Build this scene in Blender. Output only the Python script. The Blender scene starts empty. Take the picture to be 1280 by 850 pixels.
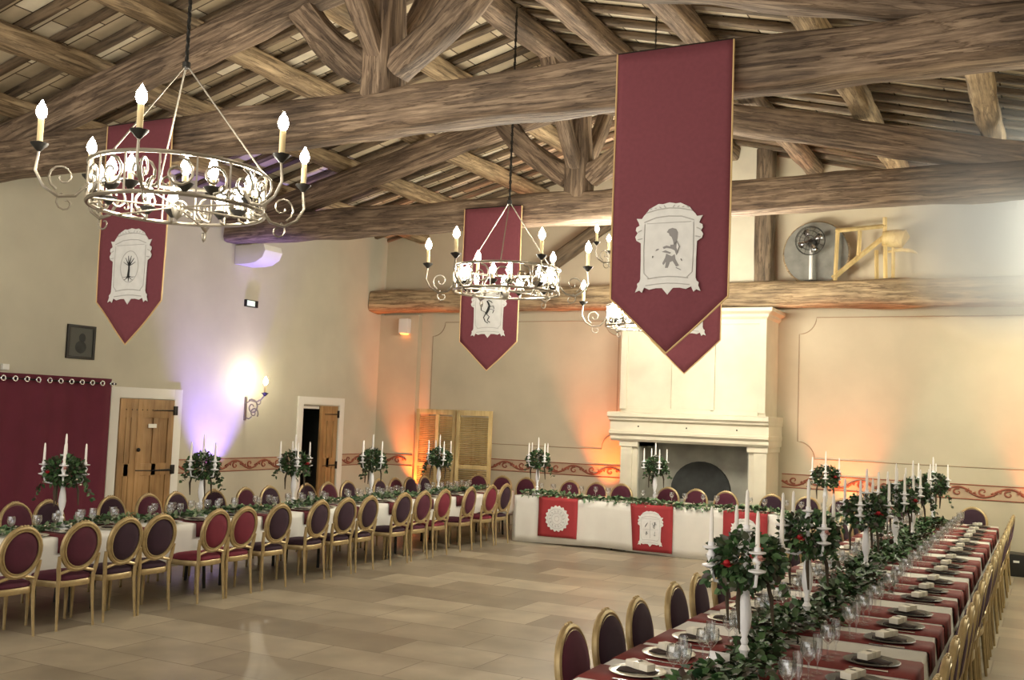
import bpy, bmesh, math, random
from math import sin, cos, pi, radians
from mathutils import Vector, Matrix, noise
random.seed(7)
SC = bpy.context.scene
COL = SC.collection

# ------------------------------------------------------------------ materials
def new_mat(name):
    m = bpy.data.materials.new(name); m.use_nodes = True
    nt = m.node_tree; b = nt.nodes['Principled BSDF']
    return m, nt, b
def plain(name, col, rough=.6, metal=0., spec=.5, sheen=0., var=0., vscale=6., bump=0.):
    m, nt, b = new_mat(name)
    b.inputs['Base Color'].default_value = (*col, 1); b.inputs['Roughness'].default_value = rough
    b.inputs['Metallic'].default_value = metal; b.inputs['Specular IOR Level'].default_value = spec
    if sheen:
        b.inputs['Sheen Weight'].default_value = sheen; b.inputs['Sheen Roughness'].default_value = .4
        b.inputs['Sheen Tint'].default_value = (min(1, col[0]*6+.1), min(1, col[1]*6+.05), min(1, col[2]*6+.1), 1)
    if var or bump:
        tc = nt.nodes.new('ShaderNodeTexCoord'); n = nt.nodes.new('ShaderNodeTexNoise')
        n.inputs['Scale'].default_value = vscale; n.inputs['Detail'].default_value = 5
        nt.links.new(tc.outputs['Object'], n.inputs['Vector'])
        if var:
            r = nt.nodes.new('ShaderNodeMapRange')
            r.inputs['From Min'].default_value = .3; r.inputs['From Max'].default_value = .7
            r.inputs['To Min'].default_value = 1-var; r.inputs['To Max'].default_value = 1+var
            mx = nt.nodes.new('ShaderNodeVectorMath'); mx.operation = 'SCALE'
            mx.inputs[0].default_value = col
            nt.links.new(n.outputs['Fac'], r.inputs['Value']); nt.links.new(r.outputs['Result'], mx.inputs['Scale'])
            nt.links.new(mx.outputs['Vector'], b.inputs['Base Color'])
        if bump:
            bp = nt.nodes.new('ShaderNodeBump'); bp.inputs['Strength'].default_value = bump
            bp.inputs['Distance'].default_value = .02
            nt.links.new(n.outputs['Fac'], bp.inputs['Height']); nt.links.new(bp.outputs['Normal'], b.inputs['Normal'])
    return m
def wood(name, c1, c2, c3, scale=(1.2, 9, 9), rough=.75, bump=.5, crack=.5):
    m, nt, b = new_mat(name); b.inputs['Roughness'].default_value = rough
    tc = nt.nodes.new('ShaderNodeTexCoord'); mp = nt.nodes.new('ShaderNodeMapping')
    oi = nt.nodes.new('ShaderNodeObjectInfo'); ad = nt.nodes.new('ShaderNodeVectorMath'); ad.operation = 'ADD'
    sc = nt.nodes.new('ShaderNodeVectorMath'); sc.operation = 'SCALE'; sc.inputs[0].default_value = (17, 31, 23)
    nt.links.new(oi.outputs['Random'], sc.inputs['Scale'])
    nt.links.new(tc.outputs['Object'], ad.inputs[0]); nt.links.new(sc.outputs[0], ad.inputs[1])
    nt.links.new(ad.outputs[0], mp.inputs['Vector']); mp.inputs['Scale'].default_value = scale
    n = nt.nodes.new('ShaderNodeTexNoise'); n.inputs['Scale'].default_value = 1; n.inputs['Detail'].default_value = 8
    n.inputs['Roughness'].default_value = .65
    nt.links.new(mp.outputs[0], n.inputs['Vector'])
    n2 = nt.nodes.new('ShaderNodeTexNoise'); n2.inputs['Scale'].default_value = 1.1; n2.inputs['Detail'].default_value = 3
    nt.links.new(ad.outputs[0], n2.inputs['Vector'])
    r = nt.nodes.new('ShaderNodeValToRGB'); e = r.color_ramp.elements
    e[0].position = .32; e[0].color = (*c1, 1); e[1].position = .68; e[1].color = (*c3, 1)
    x = e.new(.5); x.color = (*c2, 1)
    nt.links.new(n.outputs['Fac'], r.inputs['Fac'])
    mr = nt.nodes.new('ShaderNodeMapRange'); mr.inputs['From Min'].default_value = .35; mr.inputs['From Max'].default_value = .65
    mr.inputs['To Min'].default_value = .68; mr.inputs['To Max'].default_value = 1.25
    nt.links.new(n2.outputs['Fac'], mr.inputs['Value'])
    ml = nt.nodes.new('ShaderNodeVectorMath'); ml.operation = 'SCALE'
    nt.links.new(r.outputs['Color'], ml.inputs[0]); nt.links.new(mr.outputs[0], ml.inputs['Scale'])
    nt.links.new(ml.outputs[0], b.inputs['Base Color'])
    mp3 = nt.nodes.new('ShaderNodeMapping'); mp3.inputs['Scale'].default_value = tuple(v*.5 for v in scale)
    n3 = nt.nodes.new('ShaderNodeTexNoise'); n3.inputs['Scale'].default_value = 1; n3.inputs['Detail'].default_value = 6; n3.inputs['Roughness'].default_value = .6
    nt.links.new(ad.outputs[0], mp3.inputs['Vector']); nt.links.new(mp3.outputs[0], n3.inputs['Vector'])
    cr = nt.nodes.new('ShaderNodeValToRGB'); q = cr.color_ramp.elements; q[0].position = .455; q[0].color = (1, 1, 1, 1); q[1].position = .5; q[1].color = (1, 1, 1, 1); k = q.new(.478); k.color = (crack, crack*.94, crack*.9, 1)
    m2 = nt.nodes.new('ShaderNodeVectorMath'); m2.operation = 'MULTIPLY'
    nt.links.new(n3.outputs['Fac'], cr.inputs['Fac']); nt.links.new(ml.outputs[0], m2.inputs[0]); nt.links.new(cr.outputs['Color'], m2.inputs[1]); nt.links.new(m2.outputs[0], b.inputs['Base Color'])
    bp = nt.nodes.new('ShaderNodeBump'); bp.inputs['Strength'].default_value = bump; bp.inputs['Distance'].default_value = .015
    nt.links.new(cr.outputs['Color'], bp.inputs['Height']); nt.links.new(bp.outputs['Normal'], b.inputs['Normal'])
    return m
def emit(name, col, s):
    m, nt, b = new_mat(name)
    b.inputs['Base Color'].default_value = (*col, 1)
    b.inputs['Emission Color'].default_value = (*col, 1); b.inputs['Emission Strength'].default_value = s
    return m
def island(name, cols, rough=.5):
    m, nt, b = new_mat(name); b.inputs['Roughness'].default_value = rough
    g = nt.nodes.new('ShaderNodeNewGeometry'); r = nt.nodes.new('ShaderNodeValToRGB')
    e = r.color_ramp.elements; e[0].color = (*cols[0], 1); e[1].color = (*cols[-1], 1)
    for i, c in enumerate(cols[1:-1]): x = e.new((i+1)/(len(cols)-1)); x.color = (*c, 1)
    nt.links.new(g.outputs['Random Per Island'], r.inputs['Fac']); nt.links.new(r.outputs['Color'], b.inputs['Base Color'])
    return m
def brick(name, c1, c2, mortar, scale, bw, rh, ms, rough, bump=.15, swap=None, off=.5, hue=None):
    m, nt, b = new_mat(name)
    tc = nt.nodes.new('ShaderNodeTexCoord'); mp = nt.nodes.new('ShaderNodeMapping')
    if swap: mp.inputs['Rotation'].default_value = swap
    nt.links.new(tc.outputs['Object'], mp.inputs['Vector'])
    t = nt.nodes.new('ShaderNodeTexBrick'); t.offset = off; t.offset_frequency = 2; t.squash = 1
    for k, v in (('Color1', (0, 0, 0, 1)), ('Color2', (1, 1, 1, 1)), ('Mortar', (.5, .5, .5, 1)), ('Scale', scale), ('Brick Width', bw), ('Row Height', rh), ('Mortar Size', ms), ('Mortar Smooth', .1)):
        t.inputs[k].default_value = v
    nt.links.new(mp.outputs[0], t.inputs['Vector'])
    r = nt.nodes.new('ShaderNodeValToRGB'); e = r.color_ramp.elements
    e[0].color = (*c1, 1); e[1].color = (*c2, 1)
    if hue: x = e.new(.5); x.color = (*hue, 1)
    nt.links.new(t.outputs['Color'], r.inputs['Fac'])
    n = nt.nodes.new('ShaderNodeTexNoise'); n.inputs['Scale'].default_value = 2.2; n.inputs['Detail'].default_value = 6
    nt.links.new(tc.outputs['Object'], n.inputs['Vector'])
    mr = nt.nodes.new('ShaderNodeMapRange'); mr.inputs['From Min'].default_value = .3; mr.inputs['From Max'].default_value = .7
    mr.inputs['To Min'].default_value = .78; mr.inputs['To Max'].default_value = 1.18
    nt.links.new(n.outputs['Fac'], mr.inputs['Value'])
    ml = nt.nodes.new('ShaderNodeVectorMath'); ml.operation = 'SCALE'
    nt.links.new(r.outputs['Color'], ml.inputs[0]); nt.links.new(mr.outputs[0], ml.inputs['Scale'])
    mx = nt.nodes.new('ShaderNodeMix'); mx.data_type = 'RGBA'
    nt.links.new(t.outputs['Fac'], mx.inputs['Factor']); nt.links.new(ml.outputs[0], mx.inputs[6]); mx.inputs[7].default_value = (*mortar, 1)
    nt.links.new(mx.outputs[2], b.inputs['Base Color'])
    mr2 = nt.nodes.new('ShaderNodeMapRange'); mr2.inputs['To Min'].default_value = rough-.08; mr2.inputs['To Max'].default_value = rough+.12
    nt.links.new(n.outputs['Fac'], mr2.inputs['Value']); nt.links.new(mr2.outputs[0], b.inputs['Roughness'])
    bp = nt.nodes.new('ShaderNodeBump'); bp.inputs['Strength'].default_value = bump; bp.inputs['Distance'].default_value = .004; bp.invert = True
    nt.links.new(t.outputs['Fac'], bp.inputs['Height']); nt.links.new(bp.outputs['Normal'], b.inputs['Normal'])
    return m
def glass(name, tint=(.96, .97, .98), refl=.15):
    m = bpy.data.materials.new(name); m.use_nodes = True; nt = m.node_tree; nt.nodes.clear()
    o = nt.nodes.new('ShaderNodeOutputMaterial'); t = nt.nodes.new('ShaderNodeBsdfTransparent'); t.inputs[0].default_value = (*tint, 1)
    g = nt.nodes.new('ShaderNodeBsdfGlossy'); g.inputs['Roughness'].default_value = .10; g.inputs[0].default_value = (1, 1, 1, 1)
    f = nt.nodes.new('ShaderNodeLayerWeight'); f.inputs['Blend'].default_value = .12
    a = nt.nodes.new('ShaderNodeMath'); a.operation = 'MULTIPLY_ADD'; a.inputs[1].default_value = .55; a.inputs[2].default_value = refl; a.use_clamp = True
    x = nt.nodes.new('ShaderNodeMixShader'); nt.links.new(f.outputs[0], a.inputs[0]); nt.links.new(a.outputs[0], x.inputs[0])
    nt.links.new(t.outputs[0], x.inputs[1]); nt.links.new(g.outputs[0], x.inputs[2]); nt.links.new(x.outputs[0], o.inputs[0])
    return m
M = {
 'plaster': plain('wall_plaster', (.53, .495, .385), .9, var=.10, vscale=.9, bump=.12),
 'plaster2': plain('back_plaster', (.51, .45, .325), .9, var=.12, vscale=.8, bump=.12),
 'paint': plain('white_paint', (.78, .76, .68), .6),
 'stone': plain('limestone', (.62, .57, .44), .8, var=.06, vscale=3, bump=.15),
 'stone2': plain('sooty_stone', (.36, .35, .29), .9, var=.25, vscale=2.5, bump=.2),
 'soot': plain('soot', (.035, .037, .034), .8, var=.3),
 'floor': brick('stone_floor', (.235, .195, .14), (.43, .37, .27), (.19, .155, .115), 1, .92, .62, .006, .38, hue=(.325, .275, .20)),
 'beam': wood('old_beam', (.07, .047, .034), (.215, .15, .10), (.42, .31, .21), (1.6, 26, 26)),
 'beam2': wood('golden_beam', (.12, .08, .045), (.31, .22, .125), (.52, .39, .23), (1.6, 24, 24)),
 'rafter': wood('small_rafter', (.07, .05, .03), (.15, .105, .065), (.26, .19, .12), (1.5, 14, 14)),
 'board': brick('roof_boards', (.42, .33, .21), (.86, .78, .60), (.10, .065, .035), 1, .62, .235, .010, .85, hue=(.64, .53, .36)),
 'door': wood('pine_door', (.28, .15, .055), (.40, .235, .095), (.50, .31, .14), (7, 7, .7), .5, .15, .88),
 'shutter': wood('yellow_pine', (.44, .31, .12), (.60, .45, .20), (.70, .55, .27), (7, 7, .8), .6, .1, .9),
 'iron': plain('black_iron', (.03, .028, .025), .5, .6),
 'ironlit': plain('lamplit_iron', (.16, .145, .125), .35, .8),
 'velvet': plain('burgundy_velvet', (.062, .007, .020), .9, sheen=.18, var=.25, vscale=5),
 'velvet2': plain('burgundy_velvet_shaded', (.024, .006, .016), .9, sheen=.15, var=.25, vscale=5),  # same burgundy velvet seen without sheen, painted as a darker colour
 'velvet3': plain('burgundy_velvet_sheen', (.13, .008, .022), .85, sheen=.2, var=.2, vscale=5),  # same burgundy velvet, its sheen put into a redder colour
 'gold': plain('gold_paint', (.40, .30, .15), .38, .5, var=.18, vscale=12),
 'goldtrim': plain('gold_piping', (.72, .50, .24), .5, .2),
 'banner': plain('banner_cloth', (.19, .046, .062), .85, sheen=.15, var=.06, vscale=30),
 'curtain': plain('curtain_cloth', (.115, .014, .030), .9, sheen=.15, var=.08, vscale=3),
 'crest': plain('crest_white', (.78, .78, .76), .8, var=.05, vscale=14),
 'grey': plain('crest_grey', (.30, .29, .29), .8), 'pale': plain('crest_pale_grey', (.52, .51, .50), .8), 'black': plain('crest_black', (.02, .02, .022), .8),
 'cloth': plain('table_linen', (.74, .72, .66), .85, var=.03, vscale=5, bump=.05),
 'runner': plain('red_runner', (.175, .026, .022), .8, var=.08, vscale=8),
 'runner2': plain('maroon_runner', (.10, .010, .016), .85, var=.08, vscale=8),
 'headred': plain('red_crest_cloth', (.34, .030, .036), .8, var=.05, vscale=8),
 'white': plain('white_enamel', (.80, .80, .82), .35), 'wax': plain('white_wax', (.84, .81, .77), .45),
 'leaf': island('ivy_leaves', [(.014, .040, .014), (.028, .078, .022), (.055, .035, .03), (.045, .11, .035), (.085, .16, .06)]),
 'leaf2': island('sage_leaves', [(.03, .08, .035), (.07, .15, .06), (.13, .22, .11), (.30, .36, .22)]),
 'stem': plain('dark_stems', (.05, .035, .02), .8),
 'rose': plain('red_rose', (.36, .006, .012), .7), 'bloom': plain('cream_flower', (.72, .66, .52), .7), 'pink': plain('dusty_pink_rose', (.50, .25, .21), .7),
 'china': plain('cream_china', (.70, .67, .56), .18), 'slate': plain('dark_charger', (.022, .020, .020), .35),
 'napkin': plain('dark_napkin', (.045, .030, .026), .9), 'favour': plain('paper_wrap', (.74, .70, .60), .7), 'blue': plain('blue_print', (.16, .25, .5), .6),
 'steel': plain('cutlery_steel', (.60, .62, .66), .18, 1.),
 'glass': glass('clear_glass'), 'mirror': plain('mirror_glass', (.35, .36, .33), .12, .9),
 'ivory': plain('candle_sleeve', (.70, .56, .30), .5), 'plastic': plain('white_plastic', (.75, .74, .70), .5),
 'bulb': emit('warm_bulb', (1, .92, .76), 120), 'bulb2': emit('bright_bulb', (1, .9, .66), 330), 'bulb3': emit('brightest_bulb', (1, .95, .80), 560), 'sign': emit('lit_sign', (.8, .95, .8), .35),
 'frieze': plain('frieze_ground', (.45, .33, .22), .9, var=.1, vscale=4), 'scroll': plain('frieze_scroll', (.26, .085, .05), .9, var=.25, vscale=9),
 'disc': plain('grey_disc', (.17, .165, .14), .7, var=.2), 'line': plain('painted_line', (.33, .25, .17), .9), 'darkroom': plain('shade_and_canvas_dark', (.10, .10, .085), .9),
 'ledo': emit('orange_lens', (1, .35, .08), 3), 'ledv': emit('violet_lens', (.45, .3, 1), 3),
}
M['ironlit'].node_tree.nodes['Principled BSDF'].inputs['Base Color'].default_value = (.30, .27, .22, 1)  # iron made paler, the lamplight on it put into the colour

# ------------------------------------------------------------------ mesh builder
class MB:
    def __init__(s): s.v = []; s.f = []
    def add(s, vs, fs):
        o = len(s.v); s.v += [tuple(v) for v in vs]; s.f += [tuple(i+o for i in f) for f in fs]; return s
    def box(s, c, d, rz=0, rx=0, ry=0):
        R = Matrix.Rotation(rz, 3, 'Z') @ Matrix.Rotation(rx, 3, 'X') @ Matrix.Rotation(ry, 3, 'Y'); c = Vector(c)
        h = [x/2 for x in d]; b = .12*min(h)
        vs = []; fs = []
        for sz in (-1, 1):                                   # a box with softened vertical and horizontal edges
            for sx, sy in ((-1, -1), (1, -1), (1, 1), (-1, 1)):
                vs.append(c + R @ Vector((sx*h[0], sy*h[1], sz*h[2])))
        fs = [(3, 2, 1, 0), (4, 5, 6, 7), (0, 1, 5, 4), (1, 2, 6, 5), (2, 3, 7, 6), (3, 0, 4, 7)]
        return s.add(vs, fs)
    def bb(s, x0, x1, y0, y1, z0, z1): return s.box(((x0+x1)/2, (y0+y1)/2, (z0+z1)/2), (abs(x1-x0), abs(y1-y0), abs(z1-z0)))
    def lathe(s, prof, n=16, c=(0, 0, 0), axis=None, cap=True):
        c = Vector(c); R = Vector((0, 0, 1)).rotation_difference(Vector(axis)).to_matrix() if axis else Matrix.Identity(3)
        vs = []; fs = []; k = len(prof)
        for r, z in prof:
            for i in range(n): vs.append(c + R @ Vector((r*cos(2*pi*i/n), r*sin(2*pi*i/n), z)))
        for j in range(k-1):
            for i in range(n): fs.append((j*n+i, j*n+(i+1) % n, (j+1)*n+(i+1) % n, (j+1)*n+i))
        if cap:
            if prof[0][0] > 1e-4: fs.append(tuple(range(n))[::-1])
            if prof[-1][0] > 1e-4: fs.append(tuple((k-1)*n+i for i in range(n)))
        return s.add(vs, fs)
    def tube(s, pts, r, n=8, closed=False, flat=1.0):
        pts = [Vector(p) for p in pts]; k = len(pts); rr = r if isinstance(r, (list, tuple)) else [r]*k
        vs = []; fs = []; up = None
        for i, p in enumerate(pts):
            a = pts[i-1] if (i or closed) else p; b = pts[(i+1) % k] if (i < k-1 or closed) else p
            t = (b-a).normalized() if (b-a).length > 1e-9 else Vector((0, 0, 1))
            if up is None:
                up = Vector((0, 0, 1)) if abs(t.z) < .9 else Vector((1, 0, 0))
            e = t.cross(up);
            if e.length < 1e-6: e = t.cross(Vector((1, 0, 0)))
            e.normalize(); up2 = e.cross(t).normalized(); up = up2
            for j in range(n): vs.append(p + rr[i]*(e*cos(2*pi*j/n) + up2*sin(2*pi*j/n)*flat))
        for i in range(k if closed else k-1):
            q = (i+1) % k
            for j in range(n): fs.append((i*n+j, i*n+(j+1) % n, q*n+(j+1) % n, q*n+j))
        if not closed: fs += [tuple(range(n))[::-1], tuple((k-1)*n+j for j in range(n))]
        return s.add(vs, fs)
    def prism(s, poly, y0, y1, tf=None):                      # polygon in x,z pushed along y
        tf = tf or (lambda p: p); n = len(poly)
        vs = [tf(Vector((x, y0, z))) for x, z in poly] + [tf(Vector((x, y1, z))) for x, z in poly]
        fs = [tuple(range(n)), tuple(range(2*n-1, n-1, -1))] + [(i, i+n, (i+1) % n+n, (i+1) % n) for i in range(n)]
        return s.add(vs, fs)
    def sphere(s, c, r, n=10, m=6, sc=(1, 1, 1)):
        c = Vector(c); vs = [c+Vector((0, 0, -r*sc[2]))]; fs = []
        for j in range(1, m):
            a = -pi/2+pi*j/m
            for i in range(n): vs.append(c+Vector((r*sc[0]*cos(a)*cos(2*pi*i/n), r*sc[1]*cos(a)*sin(2*pi*i/n), r*sc[2]*sin(a))))
        vs.append(c+Vector((0, 0, r*sc[2])))
        for i in range(n): fs.append((0, 1+(i+1) % n, 1+i)); fs.append((len(vs)-1, 1+(m-2)*n+i, 1+(m-2)*n+(i+1) % n))
        for j in range(m-2):
            for i in range(n): fs.append((1+j*n+i, 1+j*n+(i+1) % n, 1+(j+1)*n+(i+1) % n, 1+(j+1)*n+i))
        return s.add(vs, fs)
    def leaf(s, p, d, L, W, nrm=None):
        d = Vector(d).normalized(); nrm = Vector(nrm) if nrm else Vector((random.uniform(-1, 1), random.uniform(-1, 1), random.uniform(-.2, 1)))
        e = d.cross(nrm)
        if e.length < 1e-3: e = d.cross(Vector((1, .3, 0)))
        e.normalize(); u = e.cross(d).normalized(); p = Vector(p)
        vs = [p, p+d*L*.35+e*W*.5+u*L*.06, p+d*L*.75+e*W*.33, p+d*L-u*L*.12, p+d*L*.75-e*W*.33, p+d*L*.35-e*W*.5+u*L*.06, p+d*L*.5-u*L*.03]
        return s.add(vs, [(0, 6, 1), (1, 6, 2), (2, 6, 3), (3, 6, 4), (4, 6, 5), (5, 6, 0)])
    def build(s, name, mat, parent=None, smooth=True, angle=40, bevel=0, loc=None, solid=0):
        me = bpy.data.meshes.new(name); me.from_pydata(s.v, [], s.f); me.validate()
        if any(len(f) > 4 for f in s.f):
            bm = bmesh.new(); bm.from_mesh(me); bmesh.ops.triangulate(bm, faces=[f for f in bm.faces if len(f.verts) > 4]); bm.to_mesh(me); bm.free()
        bm = bmesh.new(); bm.from_mesh(me)
        if bevel: bmesh.ops.bevel(bm, geom=[e for e in bm.edges if e.calc_face_angle(0) > .8], offset=bevel, segments=2, affect='EDGES', profile=.7, clamp_overlap=True)
        if not solid: bmesh.ops.recalc_face_normals(bm, faces=bm.faces)
        for f in bm.faces: f.smooth = smooth
        if smooth:
            for e in bm.edges: e.smooth = not (len(e.link_faces) == 2 and e.calc_face_angle(0) > radians(angle))
        bm.to_mesh(me); bm.free()
        me.materials.append(M[mat]); o = bpy.data.objects.new(name, me); COL.objects.link(o)
        if parent: o.parent = parent
        if loc: o.location = loc
        if solid:
            md = o.modifiers.new('thickness', 'SOLIDIFY'); md.thickness = solid; md.offset = 0
        return o
def tag(o, label=None, cat=None, group=None, kind=None):
    for k, v in (('label', label), ('category', cat), ('group', group), ('kind', kind)):
        if v: o[k] = v
    return o
def empty(name, loc=(0, 0, 0), rz=0, **k):
    o = bpy.data.objects.new(name, None); COL.objects.link(o); o.location = loc; o.rotation_euler = (0, 0, rz); o.empty_display_size = .1
    return tag(o, **k)
KIDS = {}
def copy_tree(o, parent=None):
    c = o.copy(); COL.objects.link(c)
    if parent: c.parent = parent
    if o.name not in KIDS: KIDS[o.name] = list(o.children)
    for ch in KIDS[o.name]: copy_tree(ch, c)
    return c
ORD = 'first second third fourth fifth sixth seventh eighth ninth tenth eleventh twelfth thirteenth fourteenth fifteenth sixteenth seventeenth eighteenth nineteenth twentieth twenty-first twenty-second'.split()

# ------------------------------------------------------------------ camera
H = 2.05
yaw, pitch, roll, F = .48209628, .07313522, .03757958, 1290.63
fw = Vector((-sin(yaw)*cos(pitch), cos(yaw)*cos(pitch), sin(pitch))); rt = Vector((cos(yaw), sin(yaw), 0)); up = rt.cross(fw)
r2 = cos(roll)*rt + sin(roll)*up; u2 = -sin(roll)*rt + cos(roll)*up
cd = bpy.data.cameras.new('camera'); cam = bpy.data.objects.new('camera', cd); COL.objects.link(cam)
cam.matrix_world = Matrix(((r2.x, u2.x, -fw.x, 0), (r2.y, u2.y, -fw.y, 0), (r2.z, u2.z, -fw.z, H), (0, 0, 0, 1)))
cd.sensor_width = 36; cd.lens = F/1280*36; cd.clip_start = .05; cd.clip_end = 200
SC.camera = cam

# ------------------------------------------------------------------ the room
XL, XR, YB, YN = -12.2, 1.3, 17.6, -.8
XM = -5.9
def S(x): return 7.2 - .25*abs(x-XM)
def struct(name, mb, mat, parent=None, **k):
    o = mb.build(name, mat, parent, **k)
    if not parent: o['kind'] = 'structure'
    return o
struct('floor', MB().bb(XL-.3, XR+.3, YN, YB+.3, -.1, 0), 'floor')
w = MB()
for y0, y1, z0, z1 in ((YN, 15.1, 0, 5.62), (15.1, 16.2, 2.1, 5.62), (16.2, YB+.3, 0, 5.62)): w.bb(XL-.3, XL, y0, y1, z0, z1)
struct('wall_left', w, 'plaster', smooth=False)
w = MB(); w.bb(XR, XR+.3, YN, YB+.3, 0, S(XR)+.06); struct('wall_right', w, 'plaster', smooth=False)
w = MB().prism([(XL-.3, 0), (XR+.3, 0), (XR+.3, S(XR+.3)+.1), (XM, S(XM)+.1), (XL-.3, S(XL-.3)+.1)], YB, YB+.3)
struct('wall_back', w, 'plaster2', smooth=False)
w = MB(); w.bb(XL, -11.27, 17.46, YB, 0, 4.0); struct('trim_1', w, 'plaster2', smooth=False)
# room behind the half open door, its shade put into a dark colour
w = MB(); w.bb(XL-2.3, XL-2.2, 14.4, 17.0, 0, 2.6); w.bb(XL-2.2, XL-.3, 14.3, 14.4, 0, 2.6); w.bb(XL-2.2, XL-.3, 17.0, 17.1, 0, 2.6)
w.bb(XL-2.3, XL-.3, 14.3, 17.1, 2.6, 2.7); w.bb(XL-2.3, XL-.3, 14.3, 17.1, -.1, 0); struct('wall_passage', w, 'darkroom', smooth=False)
# roof boards, laid on each slope (object axes follow the slope so the boards run with it)
for sgn in (-1, 1):
    e = XL-.4 if sgn < 0 else XR+.4
    L = abs(e-XM)*1.031; mb = MB().bb(0, L, YN, YB+.3, 0, .06)
    o = struct('ceiling', mb, 'board', smooth=False)
    o.matrix_world = Matrix.Translation((XM, 0, S(XM))) @ Matrix.Rotation(pi if sgn < 0 else 0, 4, 'Z') @ Matrix.Translation((0, -(YB+.3+YN) if sgn < 0 else 0, 0)) @ Matrix.Rotation(math.atan(.25), 4, 'Y')

def log(name, p0, p1, wd, ht, mat='beam', amp=.03, bow=0, parent=None, seed=0, taper=1., n=12, sq=.42, bend=None, kind='structure', label=None):
    """rough hewn timber from p0 to p1, its own x axis along the grain"""
    p0 = Vector(p0); p1 = Vector(p1); L = (p1-p0).length; x = (p1-p0)/L
    upv = Vector((0, 0, 1)) if abs(x.z) < .85 else Vector((0, 1, 0))
    y = upv.cross(x).normalized(); z = x.cross(y)
    k = max(4, int(L/.22)); vs = []; fs = []
    for i in range(k+1):
        t = i/k; s = 1+(taper-1)*t; cz = bow*sin(pi*t); cy = amp*.6*noise.noise(Vector((t*L*.5, seed, 3)))
        if bend: cz += bend*sin(pi*t)
        for j in range(n):
            a = 2*pi*(j+.5)/n; c, q = cos(a), sin(a)
            c = math.copysign(abs(c)**sq, c); q = math.copysign(abs(q)**sq, q)
            r = 1+amp*2.2*noise.noise(Vector((t*L*1.4, c*1.3+seed, q*1.3)))/max(.1, min(wd, ht))*.5
            vs.append((t*L, cy+c*wd/2*s*r, cz+q*ht/2*s*r))
    for i in range(k):
        for j in range(n): fs.append((i*n+j, i*n+(j+1) % n, (i+1)*n+(j+1) % n, (i+1)*n+j))
    fs += [tuple(range(n)), tuple(k*n+j for j in range(n))]
    mb = MB().add(vs, fs); o = mb.build(name, mat, None, angle=55)
    mw = Matrix(((x.x, y.x, z.x, p0.x), (x.y, y.y, z.y, p0.y), (x.z, y.z, z.z, p0.z), (0, 0, 0, 1)))
    o.matrix_world = mw
    if parent: o.parent = parent
    elif kind: o['kind'] = kind
    if label: o['label'] = label
    return o
def PC(x): return 5.86 + .245*(x+8.9) if x < XM else 5.86+.245*(-2.9-x)
TR = {8.25: ('nearer', 0), 13.05: ('farther', 5)}
for Y, (nm, sd) in TR.items():
    t = empty('roof_truss', (0, 0, 0)); t['kind'] = 'structure'; t['label'] = f'{nm} old timber roof truss with tie beam, king post and braces'
    log('tie_beam', (XL-.1, Y, 4.97), (XR+.1, Y, 4.98), .42, .44, parent=t, seed=sd, amp=.07)
    log('king_post', (-5.87, Y, 5.1), (-5.87, Y, 7.02), .34, .42, parent=t, seed=sd+1, amp=.1, taper=.85)
    log('principal_rafter', (XL-.1, Y, PC(XL-.1)), (XM+.05, Y, PC(XM)), .32, .36, parent=t, seed=sd+2, amp=.07)
    log('principal_rafter', (XR+.1, Y, PC(XR+.1)), (XM-.05, Y, PC(XM)), .32, .36, parent=t, seed=sd+3, amp=.07)
    for sg in (-1, 1):
        log('brace', (-5.87+sg*.12, Y, 5.42), (-5.87+sg*1.25, Y, 6.42), .28, .33, parent=t, seed=sd+4+sg, amp=.10, bend=-.12)
        log('ridge_brace', (-5.87, Y+sg*.12, 5.55), (-5.9, Y+sg*1.1, 6.9), .2, .2, parent=t, seed=sd+7+sg, amp=.06, bend=-.05)
for x, m in ((-11.35, 'beam2'), (-10.05, 'beam2'), (-8.68, 'beam2'), (-7.28, 'beam2'), (-4.95, 'beam'), (-3.55, 'beam'), (-2.1, 'beam2'), (-.65, 'beam2'), (.7, 'beam')):
    log('purlin', (x, YN, S(x)-.23), (x+.05, YB+.05, S(x)-.23), .25, .25, m, amp=.05, seed=x)
log('ridge_beam', (XM, YN, S(XM)-.28), (XM, YB+.05, S(XM)-.28), .3, .3, amp=.05, seed=40)
for sg in (-1, 1):
    y = -.4; i = 0
    xe = XL if sg < 0 else XR
    while y < YB:
        log('common_rafter', (XM+sg*.03, y, S(XM)-.055), (xe, y+.02, S(xe)-.055), 
            .12, .075, 'rafter', amp=.012, seed=i+sg*60, n=8, sq=.4); y += .45; i += 1
# ledge beam of the back wall, post on it, pale chimney breast above
log('ledge_beam', (XL+.02, 17.2, 4.25), (XR, 17.2, 4.2), .4, .44, 'beam2', amp=.07, seed=77)
log('gable_post', (-4.29, 17.3, 4.38), (-4.29, 17.3, 6.72), .3, .34, 'rafter', amp=.03, seed=78)
struct('trim_2', MB().bb(-6.6, -4.47, 17.38, YB, 4.0, 6.95), 'stone', smooth=False)
log('ceiling_strut', (-8.9, 17.35, 4.5), (-6.2, 17.35, 6.3), .22, .26, 'rafter', amp=.05, seed=80)
# corbel under the second tie beam
c = MB(); pr_ = [(0, 0), (0, .32), (.62, .32), (.66, .22), (.6, .1), (.45, .02), (.3, 0)]
c.prism([(XL+a, 4.42+b) for a, b in pr_], 13.12, 13.56); struct('trim_3', c, 'paint', bevel=.02)
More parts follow.
